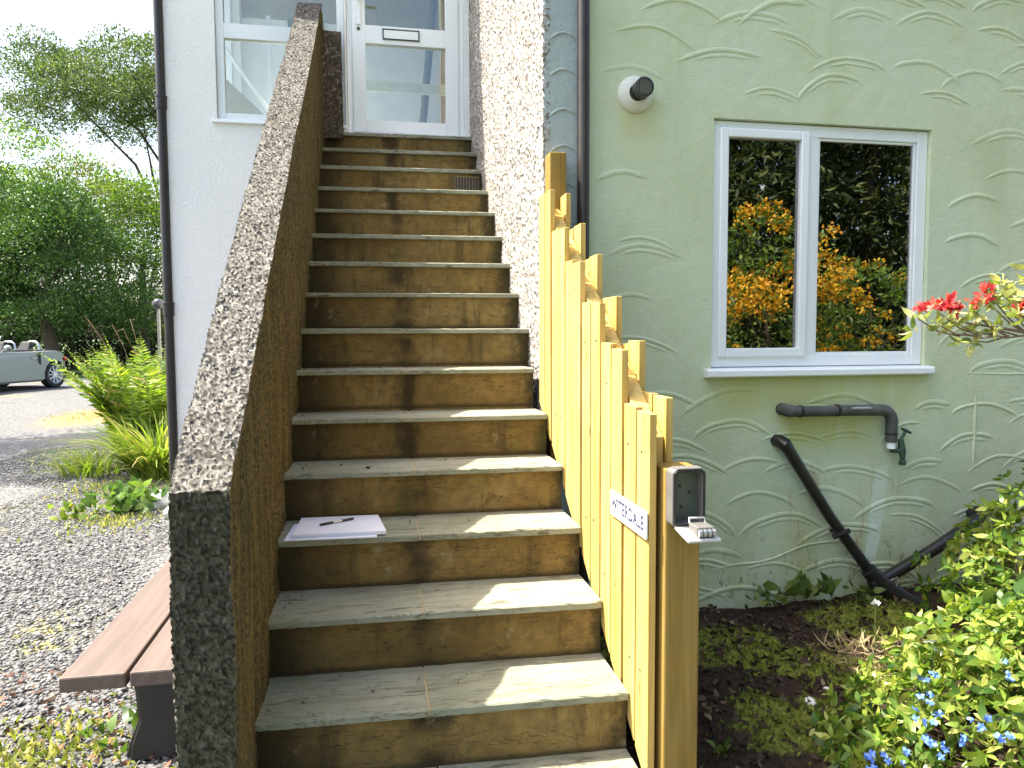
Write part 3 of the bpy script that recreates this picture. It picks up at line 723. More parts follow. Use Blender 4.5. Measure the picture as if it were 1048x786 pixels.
# pillar of dark roughcast between wall top and door
def stub():
    xs = np.arange(-.004, .137, .0075); zs = np.arange(-.05, .665, .0085)
    P = np.zeros((len(xs), len(zs), 3)); P[..., 0] = xs[:, None]; P[..., 1] = -.03; P[..., 2] = zs[None]
    ys = np.linspace(-.03, .05, 10); Q = np.zeros((10, len(zs), 3)); Q[..., 0] = xs[-1]; Q[..., 1] = ys[:, None]; Q[..., 2] = zs[None]
    T = np.zeros((len(xs), 10, 3)); T[..., 0] = xs[:, None]; T[..., 1] = ys[None]; T[..., 2] = zs[-1]
    displaced('end_pillar', [(P.reshape(-1, 3), len(xs), len(zs)), (Q.reshape(-1, 3), 10, len(zs)), (T.reshape(-1, 3), len(xs), 10)], [roughcast('pebbledash_dark', [(0, (.03, .024, .018)), (.6, (.085, .068, .05)), (1, (.24, .21, .17))], (.03, .024, .018))], sw, .0135, .009)
stub()

# ================================================================== PIPES AND FITTINGS
def drainpipe(x, y, z0, z1, r, label, mat, sockets):
    t = thing('drainpipe', label, 'drainpipe', (x, y, z0))
    mb = MB(); mb.tube([(x, y, z0), (x, y, z1)], r, 16); mb.build('pipe', mat, t, True)
    for z in sockets:
        m = MB(); m.lathe([(r, -.045), (r+.006, -.04), (r+.006, .03), (r+.009, .032), (r+.009, .045), (r, .048)], (x, y, z), 'z', 16)
        m.box(x-.05, x+.05, y+r*.6, y+r+.012, z-.012, z+.012); m.build('bracket', mat, t, True)
    return t
drainpipe(1.186, YG-.038, -2.7, 2.68, .026, 'black-brown drainpipe on the green wall beside the roughcast corner', M_brownblack, (.9, -1.3))
drainpipe(-1.05, YP-.005, -2.7, 2.68, .030, 'black drainpipe on the outer corner of the white wing', M_black, (1.6, .15, -1.22))
# flue terminal
fl = thing('boiler_flue', 'round white flue collar with dark grille high on the green wall', 'flue', (1.43, YG, -.39))
mb = MB(); mb.lathe([(.078, .0), (.078, -.006), (.070, -.016), (.045, -.030), (.036, -.032)], (1.425, YG, -.39), 'y', 32); mb.build('collar', plain('yellowed_white_plastic', (.66, .66, .57), .5, var=.15, vscale=8), fl, True)
mb = MB(); c = (1.437, YG, -.382)
mb.lathe([(.0, -.03), (.040, -.03), (.041, -.085), (.034, -.088), (.033, -.07), (.0, -.07)], c, 'y', 28); mb.build('terminal', plain('sooty_plastic', (.03, .032, .03), .5), fl, True)
mb = MB()
for k in range(-3, 4):
    h = math.sqrt(max(0, .033**2-(k*.009)**2)); mb.box(c[0]+k*.009-.002, c[0]+k*.009+.002, YG-.0865, YG-.078, c[2]-h, c[2]+h)
mb.box(c[0]-.020, c[0]+.022, YG-.0775, YG-.072, c[2]-.018, c[2]+.030)
mb.build('grille', plain('flue_grille', (.16, .17, .12), .5, .3), fl)
# lagged pipe and outdoor tap
tp = thing('outdoor_tap', 'outdoor tap hanging from grey lagged pipe below the window', 'tap', (2.67, YG, -1.95))
yt = YG-.045
mb = MB(); el = [(2.62+.055*math.sin(a), yt, -1.818+.055*math.cos(a)) for a in np.linspace(0, math.pi/2, 7)]
mb.tube([(2.15, yt, -1.758), (2.30, yt, -1.762), (2.45, yt, -1.761), (2.56, yt, -1.763)]+el+[(2.675, yt, -1.86), (2.676, yt, -1.915)], [.026, .0245, .0255, .026]+[.027]*7+[.026, .025], 14)
mb.build('lagging', M_foam, tp, True)
for xx in (2.205, 2.39):
    mb = MB(); mb.lathe([(.025, -.006), (.0285, -.005), (.0285, .005), (.025, .006)], (xx, yt, -1.76), 'x', 16); mb.build('cable_tie', M_black, tp, True)
mb = MB(); mb.lathe([(.025, -.005), (.0285, -.004), (.0285, .004), (.025, .005)], (2.676, yt, -1.875), 'z', 16); mb.build('cable_tie', M_black, tp, True)
mb = MB(); mb.tube([(2.136, YG+.01, -1.752), (2.136, yt, -1.752), (2.158, yt, -1.758)], .028, 12); mb.build('end_elbow', M_foam, tp, True)
mb = MB(); mb.tube([(2.676, yt, -1.915), (2.676, yt, -1.945)], .021, 12); mb.build('white_collar', M_sign, tp, True)
mb = MB(); mb.tube([(2.45, yt-.020, -1.750), (2.47, yt-.0225, -1.751), (2.54, yt-.023, -1.752), (2.555, yt-.020, -1.752)], [.003, .008, .007, .003], 8); mb.build('split_in_lagging', plain('bare_copper_grey', (.34, .36, .37), .4, .4), tp, True)
mb = MB(); mb.tube([(2.676, yt, -1.94), (2.676, yt, -1.955), (2.71, yt-.01, -1.955), (2.725, yt-.015, -1.955)], .011, 10)
mb.tube([(2.716, yt-.012, -1.90), (2.722, yt-.015, -1.955), (2.724, yt-.017, -1.985), (2.724, yt-.017, -2.02)], [.012, .017, .012, .010], 12)
mb.lathe([(.0, .0), (.015, .0), (.016, .02), (.010, .025)], (2.724, yt-.017, -2.022), 'z', 12)
mb.tube([(2.717, yt-.012, -1.905), (2.735, yt-.02, -1.862)], .007, 8)
mb.build('tap_body', M_brass, tp, True)
mb = MB(); mb.tube([(2.713, yt-.02, -1.852), (2.735, yt-.02, -1.86), (2.762, yt-.02, -1.872)], [.006, .008, .006], 8); mb.build('handle', M_brass, tp, True)
# waste pipes
wp = thing('waste_pipe', 'black waste pipe slanting down the green wall to a ground junction', 'pipe', (2.62, YG, -2.6))
yw = YG-.055
mb = MB(); mb.tube([(2.115, YG+.02, -1.895), (2.115, yw+.02, -1.895), (2.125, yw, -1.905), (2.15, yw, -1.94), (2.36, yw, -2.25), (2.60, yw-.01, -2.56)], [.029, .029, .031, .026, .025, .025], 14); mb.build('slanting_pipe', M_black, wp, True)
mb = MB(); mb.tube([(2.56, yw-.03, -2.575), (2.62, yw-.03, -2.555), (2.90, yw-.03, -2.42), (3.14, yw-.01, -2.30), (3.165, yw+.02, -2.285), (3.165, YG+.02, -2.285)], [.030, .028, .027, .028, .032, .032], 14); mb.build('branch_pipe', M_black, wp, True)
mb = MB(); mb.tube([(2.55, yw-.02, -2.505), (2.62, yw-.03, -2.575), (2.70, yw-.08, -2.63), (2.76, yw-.12, -2.67)], [.036, .042, .036, .034], 14); mb.build('junction', M_black, wp, True)
mb = MB(); mb.lathe([(.034, -.012), (.042, -.01), (.042, .01), (.034, .012)], (3.165, yw+.015, -2.285), 'y', 18)
mb.build('clip', M_black, wp, True); mb = MB(); mb.tube([(2.405, yw, -2.33), (2.405, YG+.01, -2.33)], .008, 8); mb.build('clip', M_black, wp, True); mb = MB(); mb.tube([(2.36, yw-.03, -2.335), (2.44, yw-.03, -2.31)], .012, 8); mb.build('clip', M_black, wp, True)
mb = MB(); mb.tube([(2.63, yw-.07, -2.545), (2.66, yw-.075, -2.53), (2.655, yw-.08, -2.57)], .006, 8); mb.build('label_tie', M_alu, wp, True)

# ================================================================== FENCE
fence = thing('picket_fence', 'golden timber fence of double-sided boards stepping down beside the stairs', 'fence', (1.05, -3.5, -2.6))
frand = random.Random(3)
ztop = [-1.612, -1.452, -1.315, -1.162, -1.020, -.850, -.705]
def fbot(y): return -2.585+.735*(y+3.5)
for k in range(7):
    yf0 = -3.5+.2105*k
    for q in range(2):
        y0 = yf0+q*.1005; y1 = y0+.0905
        if y1 > YG-.003: y1 = YG-.003
        if y1-y0 < .03: continue
        zt = ztop[k]+frand.uniform(-.006, .006)+q*.008; dx = frand.uniform(-.0015, .0015)
        mb = MB(); mb.hexa([(.998+dx, y0, fbot(y0)-.02), (1.018+dx, y0, fbot(y0)-.02), (1.018+dx, y1, fbot(y1)-.02), (.998+dx, y1, fbot(y1)-.02)],
                           [(.998+dx, y0, zt), (1.018+dx, y0, zt), (1.018+dx, y1, zt+.002), (.998+dx, y1, zt+.002)])
        mb.build('board', M_pine, fence, bevel=.0018)
    yr0 = -3.428+.2035*k; zr = -1.575+.1455*k
    for q in range(2):
        y0 = yr0+q*.0985; y1 = y0+.092
        if y1 > YG-.003: y1 = YG-.003
        if y1-y0 < .03: continue
        dx = frand.uniform(-.0015, .0015); zt = zr+frand.uniform(-.006, .006)-q*.006
        mb = MB(); mb.hexa([(1.072+dx, y0, fbot(y0)-.05), (1.092+dx, y0, fbot(y0)-.05), (1.092+dx, y1, fbot(y1)-.05), (1.072+dx, y1, fbot(y1)-.05)],
                           [(1.072+dx, y0, zt), (1.092+dx, y0, zt), (1.092+dx, y1, zt), (1.072+dx, y1, zt)])
        mb.build('board', M_pine, fence, bevel=.0018)
for dz, nm in ((-.085, 'rail'), (-.62, 'rail')):
    za = -1.60+dz; sl_ = .715; ya, yb = -3.42, YG-.002
    mb = MB(); mb.hexa([(1.0205, ya, za-.085), (1.0695, ya, za-.085), (1.0695, yb, za-.085+sl_*(yb-ya)), (1.0205, yb, za-.085+sl_*(yb-ya))],
                       [(1.0205, ya, za), (1.0695, ya, za), (1.0695, yb, za+sl_*(yb-ya)), (1.0205, yb, za+sl_*(yb-ya))])
    mb.build(nm, M_pine, fence, bevel=.003)
mb = MB(); mb.box(1.032, 1.128, -3.525, -3.432, -2.85, -1.752)
po = mb.build('post', M_post, fence, bevel=.005)
mb = MB(); mb.box(1.030, 1.1, YG-.09, YG-.003, -2.0, -.665); mb.build('post', M_post, fence, bevel=.005)
for k in range(7):
    for q in range(2):
        yc = -3.5+.2105*k+q*.1005+.045
        for dz in (-.11, -.70):
            zc = ztop[k]+dz+frand.uniform(-.012, .012)
            if yc > YG-.05 or abs(zc+1.902) < .05 and yc < -3.2: continue
            m = MB(); m.lathe([(0, -.0012), (.004, -.0008), (.0048, .0014)], (.9975, yc+frand.uniform(-.012, .012), zc), 'x', 10); m.build('nail', plain('rusty_nail', (.10, .07, .045), .6, .3), fence, True)
# ---- name sign
sg = thing('name_sign', 'white house-name board lettered in dark capitals on the fence', 'sign', (.99, -3.36, -1.9))
mb = MB(); mb.box(.9885, .9945, -3.502, -3.219, -1.938, -1.866); mb.build('board', M_sign, sg, bevel=.0015)
fc = bpy.data.curves.new('lettering', 'FONT'); fc.body = 'WITERDALE'; fc.size = .052; fc.extrude = .0004; fc.align_x = 'CENTER'; fc.align_y = 'CENTER'; fc.space_character = 1.08; fc.offset = .0011
fo = bpy.data.objects.new('lettering_source', fc); COL.objects.link(fo); bpy.context.view_layer.update()
tm = bpy.data.meshes.new_from_object(fo.evaluated_get(bpy.context.evaluated_depsgraph_get())); bpy.data.objects.remove(fo)
tm.materials.clear()
# the board faces -X and is read towards -Y
tm.transform(Matrix(((0, 0, -1, .98795), (-.86, 0, 0, -3.3605), (0, 1, 0, -1.902), (0, 0, 0, 1))))
link('lettering', tm, M_ink, sg)
for yy in (-3.494, -3.227):
    m = MB(); m.lathe([(0, -.0015), (.0025, -.001), (.003, .001)], (.9883, yy, -1.902), 'x', 10); m.build('screw', M_steel, sg, True)
# ---- key safe on the post
ks = thing('key_safe', 'grey metal key safe with its lid hanging open on the post', 'key safe', (1.08, -3.55, -1.9))
kx0, kx1, kz0, kz1, ky = 1.032, 1.121, -1.893, -1.746, -3.526
def rrect(x0, x1, z0, z1, r, n=5):
    p = []
    for cx, cz, a0 in ((x1-r, z1-r, 0), (x0+r, z1-r, 90), (x0+r, z0+r, 180), (x1-r, z0+r, 270)):
        for q in range(n+1): a = R(a0+90*q/n); p.append((cx+r*math.cos(a), cz+r*math.sin(a)))
    return p
def ringprism(o, i, y0, y1):
    n = len(o); mb = MB(); vs = [(x, y0, z) for x, z in o]+[(x, y0, z) for x, z in i]+[(x, y1, z) for x, z in o]+[(x, y1, z) for x, z in i]; fs = []
    for k in range(n):
        j = (k+1) % n; fs += [(k, j, n+j, n+k), (2*n+k, 3*n+k, 3*n+j, 2*n+j), (k, 2*n+k, 2*n+j, j), (n+k, n+j, 3*n+j, 3*n+k)]
    return mb.add(vs, fs)
O = rrect(kx0, kx1, kz0, kz1, .014); I = rrect(kx0+.009, kx1-.009, kz0+.009, kz1-.009, .009)
ringprism(O, I, ky-.042, ky-.001).build('case', M_alu, ks, bevel=.002)
mb = MB(); mb.prism(I, 'y', ky-.008, ky-.0015); mb.build('back_plate', plain('dull_green_grey_plate', (.10, .115, .085), .5, .3), ks)
ringprism(rrect(kx0+.003, kx1-.003, kz0+.003, kz1-.003, .012), I, ky-.0455, ky-.0425).build('rubber_rim', M_black, ks, bevel=.001)
mb = MB(); mb.box(kx0+.012, kx1-.012, ky-.046, ky-.010, kz1-.0005, kz1+.003); mb.build('top_cover', M_alu, ks, bevel=.002)
mb = MB()
for xx, zz in ((1.066, -1.795), (1.092, -1.812), (1.070, -1.848)):
    mb = MB(); mb.lathe([(0, -.002), (.004, -.0015), (.0045, .001)], (xx, ky-.0085, zz), 'y', 10); mb.build('screw', M_black, ks, True)
ld = MB(); ld.hexa([(kx0+.006, ky-.122, kz0-.018), (kx1+.004, ky-.122, kz0-.018), (kx1-.002, ky-.040, kz0-.004), (kx0+.006, ky-.040, kz0-.004)], [(kx0+.006, ky-.122, kz0-.009), (kx1+.004, ky-.122, kz0-.009), (kx1-.002, ky-.040, kz0+.005), (kx0+.006, ky-.040, kz0+.005)])
lid = ld.build('lid', M_grey_lid, ks, bevel=.004)
mb = MB(); mb.box(1.066, 1.112, ky-.112, ky-.062, kz0-.008, kz0+.018); dl = mb.build('dial_block', M_alu, lid, bevel=.003)
mb = MB()
for k in range(4): mb.lathe([(0, -.004), (.010, -.004), (.010, .004), (0, .004)], (1.072+k*.0115, ky-.112, kz0+.004), 'x', 16)
mb.build('number_wheel', M_steel, lid, True)
mb = MB(); mb.tube([(1.068, ky-.065, kz0+.017), (1.068, ky-.06, kz0+.028), (1.108, ky-.06, kz0+.028), (1.108, ky-.065, kz0+.017)], .003, 8); mb.build('latch', M_grey_lid, lid, True)

# ================================================================== PAPER, PEN, BENCH
zp = step_yz(12)[1]+.0005
def sheets(name, label, pts, zb, zt, n, parent=None):
    t = MB()
    for k in range(n):
        z0 = zb+(zt-zb)*k/n; z1 = zb+(zt-zb)*(k+.82)/n; r = random.Random(k)
        j = [(p[0]+r.uniform(-.0012, .0012), p[1]+r.uniform(-.0012, .0012)) for p in pts]
        t.hexa([(*p, z0) for p in j], [(*p, z1) for p in j])
    o = t.build(name, M_paper); return tag(o, label, 'paper', 'papers left on the step')
sheets('paper_sheets', 'white sheets lying underneath the thicker paper pad on the step', [(.022, -2.872), (.312, -2.885), (.318, -2.68), (.032, -2.665)], zp, zp+.004, 3)
pad = sheets('paper_pad', 'white paper pad lying on top of loose sheets, a pen across it', [(.046, -2.858), (.343, -2.866), (.318, -2.642), (.028+.026, -2.634)], zp+.0045, zp+.016, 7)
pn = thing('pen', 'dark ballpoint pen lying across the white paper pad', 'pen', (.18, -2.74, zp+.02))
za = zp+.0165+.0045
a = np.array([.125, -2.765, za]); b_ = np.array([.235, -2.700, za]); dd = (b_-a)
mb = MB(); mb.tube([a+dd*.36, a+dd*.66], .0036, 10); mb.build('clear_barrel', M_steel, pn, True)
mb = MB(); mb.tube([a, a+dd*.05, a+dd*.38], [.003, .0044, .0044], 10); mb.box(a[0]+.01, a[0]+.012, a[1]+.004, a[1]+.012, za+.003, za+.0045); mb.build('cap', M_black, pn, True)
mb = MB(); mb.tube([a+dd*.64, a+dd*.97, b_], [.0043, .0043, .002], 10); mb.build('grip', M_black, pn, True)
def step_litter():
    P = []; 
    for i in range(8, 16):
        y, z = step_yz(i)
        for q in range(16): 
            x = .03+.9*rng.random()**2.2; P.append((x, y+SK*x+.02+.19*rng.random()**.6, z+.003))
    P = np.array(P); D = rng.normal(size=P.shape); D[:, 2] = np.abs(D[:, 2])*.25
    me = leaf_mesh('step_debris', P, D, .006+.016*rng.random(len(P))**2, .5, .4, .1)
    o = link('leaf_litter', me, leafmat('crumbled_leaf', [(0, (.02, .015, .01)), (.7, (.06, .04, .02)), (1, (.18, .12, .06))], .85, .1, (1, 1, 1))); tag(o, 'dark crumbs of leaf lying on the treads', None, None, 'stuff')
step_litter()
# bench
bn = thing('garden_bench', 'brown plank bench without backrest on black legs behind the stair wall', 'bench', (-.35, -2.5, -2.75))
for (xa, xb) in ((-.520, -.356), (-.346, -.182)):
    mb = MB(); mb.box(xa, xb, -3.185, -1.55, -2.352, -2.310); mb.build('plank', M_bench, bn, bevel=.005)
for ys in (-2.83, -1.93):
    poly = [(-.505, -2.3525), (-.195, -2.3525), (-.195, -2.40), (-.235, -2.44), (-.255, -2.52), (-.262, -2.62), (-.235, -2.70), (-.225, -2.755), (-.478, -2.755), (-.470, -2.70), (-.440, -2.62), (-.447, -2.52), (-.465, -2.44), (-.505, -2.395)]
    mb = MB(); mb.prism(poly, 'y', ys, ys+.055); mb.prism([(x*.88-.042, z*.965-.0885) for x, z in poly], 'y', ys-.018, ys-.0005); mb.build('leg', plain('black_recycled_plastic', (.022, .02, .019), .55, vscale=20), bn, bevel=.004)

# ================================================================== GARDEN BED (right) 
def mossy(x, y):
    P0 = np.stack([x, y, x*0], -1); f = .45*vnoise(P0, .22, 31)+.25*vnoise(P0, .07, 32)
    e = lambda cx, cy, rx, ry: np.clip(1.25-np.hypot((x-cx)/rx, (y-cy)/ry), 0, 1)
    return f+.42*np.maximum.reduce([e(1.62, -3.36, .24, .40), e(1.62, -2.62, .55, .26), e(2.35, -2.55, .4, .25), e(1.95, -2.95, .22, .2), e(1.28, -2.85, .16, .25)])
def bed():
    xs = np.arange(1.10, 5.2, .035); ys = np.arange(-4.7, YG+.04, .035); X, Y = np.meshgrid(xs, ys, indexing='ij')
    P0 = np.stack([X, Y, X*0], -1).reshape(-1, 3)
    h = (vnoise(P0, .35, 21)-.5)*.07+(vnoise(P0, .11, 22)-.5)*.035+(vnoise(P0, .045, 23)-.5)*.02
    Z = -2.635+h.reshape(X.shape)
    Z = np.where(Y < -4.3, Z-.25*(-4.3-Y)/.4, Z)
    me = npmesh('garden_soil', np.stack([X, Y, Z], -1).reshape(-1, 3), grid_faces(len(xs), len(ys))[:, ::-1], {'moss': mossy(X.ravel(), Y.ravel())})
    b = NB('soil_and_moss'); x = b.xyz(); n = b.noise(2.6, 5, .65); n2 = b.noise(40, 5, .7)
    col = b.ramp(n2, [(.3, (.022, .015, .011)), (.6, (.050, .032, .022)), (.8, (.09, .06, .042))])
    mf = b.n('Attribute', attribute_name='moss').outputs['Fac']; mf = b.math('ADD', mf, b.math('MULTIPLY', b.math('SUBTRACT', n2, .5), .25))
    mm = b.ramp(n2, [(.35, (.11, .13, .018)), (.7, (.25, .27, .05))])
    col = b.mix(b.mrange(mf, .47, .58, 0, .95), col, mm)
    nm = b.bump(n2, .9, .02); nm = b.bump(b.noise(140, 4), .6, .006, nm)
    o = link('garden_soil', me, b.set(col, .95, normal=nm, spec=.15), None, True); tag(o, None, None, None, 'structure')
bed()
def bedz(x, y):
    P0 = np.stack([x, y, x*0], -1)
    return -2.635+(vnoise(P0, .35, 21)-.5)*.07+(vnoise(P0, .11, 22)-.5)*.035+(vnoise(P0, .045, 23)-.5)*.02
def litter():
    n = 3400; x = 1.13+1.9*rng.random(n)**1.2; y = -4.1+1.85*rng.random(n); z = bedz(x, y)+.006
    D = rng.normal(size=(n, 3)); D[:, 2] = np.abs(D[:, 2])*.35
    me = leaf_mesh('leaf_litter', np.stack([x, y, z], 1), D, .014+.03*rng.random(n), .5, .5, .1)
    o = link('leaf_litter', me, leafmat('dead_leaves', [(0, (.020, .013, .008)), (.5, (.045, .028, .015)), (.88, (.085, .052, .026)), (1, (.20, .15, .09))], .8, .1, (1, 1, 1))); tag(o, 'brown fallen leaves lying on the shaded soil', None, None, 'stuff')
    n = 26000; x = 1.13+2.2*rng.random(n); y = -4.1+1.86*rng.random(n)
    P0 = np.stack([x, y, x*0], -1); k = mossy(x, y)+.16*(rng.random(n)-.5) > .5; x = x[k]; y = y[k]; n = len(x)
    D = rng.normal(size=(n, 3))*.6; D[:, 2] = 1
    me = leaf_mesh('moss', np.stack([x, y, bedz(x, y)-.002], 1), D, .008+.014*rng.random(n), .5, .3, .1, 'quad')
    o = link('moss', me, leafmat('moss_green', [(0, (.08, .11, .015)), (.6, (.17, .21, .03)), (1, (.30, .32, .06))], .8, .3)); tag(o, 'low green moss in patches over the shaded soil', None, None, 'stuff')
    n = 260; x = 2.02+.26*rng.random(n); y = -2.98+.28*rng.random(n); D = rng.normal(size=(n, 3)); D[:, 2] = np.abs(D[:, 2])*.4
    me = leaf_mesh('dry_grass', np.stack([x, y, bedz(x, y)], 1), D, .05+.06*rng.random(n), .05, .1, .2)
    o = link('dry_grass', me, leafmat('straw', [(0, (.30, .22, .10)), (1, (.55, .45, .25))], .8, .2, (1, 1, .8))); tag(o, 'dry straw-coloured grass on the sunlit soil by the shrub', None, None, 'stuff')
litter()
def scrap(name, label, x, y, s, seed, mat, group=None):
    r = np.random.default_rng(seed); bm = bmesh.new(); bmesh.ops.create_icosphere(bm, subdivisions=2, radius=1)
    for v in bm.verts:
        k = 1+.25*(vnoise(np.array([v.co])*1.0+seed*3.1, .7, seed)[0]-.5)*2; v.co = Vector((v.co.x*s*k*1.2, v.co.y*s*k*.9, v.co.z*s*k*.5))
    me = bpy.data.meshes.new(name); bm.to_mesh(me); bm.free(); o = link(name, me, mat, None, True); o.location = (x, y, (float(bedz(np.array([x]), np.array([y]))[0]) if x > 1 else gz(x, y))+s*.25); o.rotation_euler = (0, 0, seed)
    return tag(o, label, 'stone', group)
M_pale = plain('pale_stone', (.70, .70, .66), .8, vscale=30, var=.2)
scrap('white_stone', 'larger white stone on the mossy soil right of the fence', 1.685, -3.175, .020, 1, M_pale)
scrap('white_stone', 'smaller pale stone behind the larger white stone on the soil', 1.785, -3.12, .013, 2, M_pale)
scrap('white_stone', 'tiny white pebble on dark soil close to the fence post', 1.24, -3.62, .007, 3, M_pale)

# ================================================================== PLANTS
M_lf_yellow = leafmat('leaf_yellowgreen', [(0, (.035, .085, .014)), (.3, (.10, .175, .022)), (.7, (.21, .285, .04)), (1, (.40, .40, .10))], .4, .35)
M_lf_mid = leafmat('leaf_midgreen', [(0, (.035, .08, .02)), (.5, (.08, .15, .035)), (1, (.16, .23, .06))], .4, .35)
M_lf_azalea = leafmat('leaf_azalea', [(0, (.13, .18, .04)), (.5, (.30, .34, .10)), (1, (.52, .46, .22))], .45, .35)
M_red = leafmat('petal_red', [(0, (.38, .02, .035)), (.5, (.60, .05, .055)), (1, (.75, .16, .10))], .5, .35, (1, .7, .6))
M_blue = leafmat('petal_blue', [(0, (.08, .17, .62)), (1, (.20, .36, .82))], .5, .25, (1, 1, 1))
M_wpet = leafmat('petal_white', [(0, (.70, .70, .66)), (1, (.85, .85, .82))], .5, .25, (1, 1, 1))
M_twig = plain('twig', (.17, .12, .07), .85)
M_stem = plain('green_stem', (.13, .17, .04), .7)
def whorls(C, N, per, ln, spread=1.0):
    """rosettes of leaves at the shoot tips C pointing along N"""
    P = []; D = []; S = []
    for c, n in zip(C, N):
        n = n/np.linalg.norm(n); u = np.cross(n, rng.normal(size=3)); u /= np.linalg.norm(u); v = np.cross(n, u)
        k = per+rng.integers(-1, 2)
        for q in range(k):
            a = 2*math.pi*q/k+rng.normal()*.25; P.append(c+n*rng.normal()*.006); D.append((math.cos(a)*u+math.sin(a)*v)*spread+n*(.25+.5*rng.random())-np.array([0, 0, .1])); S.append(ln*(.55+.7*rng.random()))
    return np.array(P), np.array(D), np.array(S)
def bush(name, label, cat, base, center, radii, shoots, per, ln, mat, width=.42, stems=14, low=-.3, group=None):
    t = thing(name, label, cat, base, group); d = unit(shoots*3); d = d[d[:, 2] > low][:shoots]
    k = (.55+.45*rng.random(len(d))**.6)[:, None]; lump = 1+.22*(vnoise(d*1.0+7, .5, 77)-.5)[:, None]*2
    C = np.array(center)+d*np.array(radii)*k*lump
    ok = (C[:, 2] > -2.66) & (C[:, 1] < YG-.03); C = C[ok]; d = d[ok]
    P, D, S = whorls(C, d+np.array([0, 0, .5]), per, ln)
    link('foliage', leaf_mesh('foliage', P, D, S, width, .25, .12), mat, t)
    mb = MB()
    for i in range(min(stems, len(C))):
        b0 = np.array(base)+rng.normal(size=3)*np.array([.04, .04, 0]); m = (b0+C[i])/2+rng.normal(size=3)*.04; mb.tube([b0, m, C[i]], [.006, .004, .002], 6)
    mb.build('stems', M_twig, t, True)
    return t, C
# upper-right shrub against the wall
t1, C1 = bush('leafy_shrub', 'sunlit light-green shrub against the wall by the waste pipes', 'shrub', (2.95, -2.85, -2.65), (3.22, -2.86, -2.40), (.72, .42, .50), 760, 6, .050, M_lf_yellow, .42, 26)
for k in range(0): pass
t2, C2 = bush('leafy_shrub', 'broad-leaved mid-green plant between the two yellow-green shrubs', 'shrub', (2.75, -3.2, -2.65), (2.84, -3.2, -2.48), (.42, .34, .38), 130, 5, .075, M_lf_mid, .62, 12)
# lower right flowering mound
t3, C3 = bush('flowering_plant', 'yellow-green leafy mound with small blue flowers in the right corner', 'plant', (2.15, -3.62, -2.65), (2.20, -3.60, -2.53), (.66, .44, .36), 1250, 6, .042, M_lf_yellow, .4, 22)
# blue flowers as parts of that mound
q3 = C3-CAM; dep = q3 @ FW; cu = 524+FPX*(q3 @ RT)/dep; cv = 393-FPX*(q3 @ UP)/dep; pick = []
for (u, v) in ((930, 704), (938, 722), (922, 735), (885, 768), (896, 774), (908, 780), (926, 750), (955, 722), (1002, 745), (985, 742), (890, 783), (950, 782), (1032, 748), (1012, 700), (975, 765), (1040, 690)):
    near = np.where(np.hypot(cu-u, cv-v) < 16)[0]       # the shoot nearest to the path at each sprig of blue
    if len(near): pick.append(C3[near[np.argmin(dep[near])]]+np.array([-.004, -.018, .012]))
for c in list(pick):
    mb_c = []; 
    P, D, S = [], [], []
    for q in range(int(rng.integers(3, 5))):
        cc = c+rng.normal(size=3)*.014+np.array([-.004, -.02, .012]); n = np.array([-.2, -.5, .8])+rng.normal(size=3)*.3; n /= np.linalg.norm(n); u = np.cross(n, [0, 0, 1.0]); u /= np.linalg.norm(u); v = np.cross(n, u)
        for a in range(5): P.append(cc); D.append(math.cos(a*1.2566)*u+math.sin(a*1.2566)*v+n*.2); S.append(.0115)
    link('flower', leaf_mesh('flower', np.array(P), np.array(D), np.array(S), .8, .1, 0), M_blue, t3)
def flower_thing(name, label, c, r, n, mat, stemto):
    t = thing(name, label, 'flower', c); P = np.repeat([np.array(c)], n, 0)+rng.normal(size=(n, 3))*r*.25; D = rng.normal(size=(n, 3))+np.array([-.2, -.5, .5])
    link('petals', leaf_mesh('petals', P, D, r*(.7+.6*rng.random(n)), .7, .2, .1), mat, t)
    mb = MB(); mb.tube([c, stemto], .0022, 6); mb.build('stem', M_stem, t, True)
flower_thing('white_flower', 'ragged white bloom above the blue-flowered mound', (1.945, -3.40, -2.335), .024, 16, M_wpet, (1.98, -3.40, -2.55))
flower_thing('white_flower', 'small white bloom at the foot of the light-green shrub', (2.05, -3.0, -2.37), .016, 10, M_wpet, (2.07, -2.98, -2.55))
# curled shoot reaching left from the mound
sh = thing('young_shoot', 'pale curling shoot with unfolding leaves left of the blue flowers', 'plant', (1.60, -3.62, -2.65))
mb = MB(); mb.tube([(1.66, -3.60, -2.62), (1.58, -3.60, -2.50), (1.52, -3.58, -2.455), (1.50, -3.58, -2.43), (1.515, -3.585, -2.415)], [.005, .004, .003, .003, .002], 7); mb.build('stem', M_stem, sh, True)
P = np.array([(1.52, -3.58, -2.455), (1.51, -3.58, -2.42), (1.585, -3.60, -2.51), (1.50, -3.58, -2.44), (1.59, -3.61, -2.5), (1.56, -3.60, -2.49)]); D = np.array([(-.8, -.2, -.2), (.6, -.3, .3), (.7, -.4, .5), (-.5, 0, .5), (.5, -.6, .1), (-.6, -.5, 0)], float)
link('leaves', leaf_mesh('leaves', P, D, np.array([.05, .04, .06, .045, .05, .045]), .45, .3, .1), M_lf_yellow, sh)
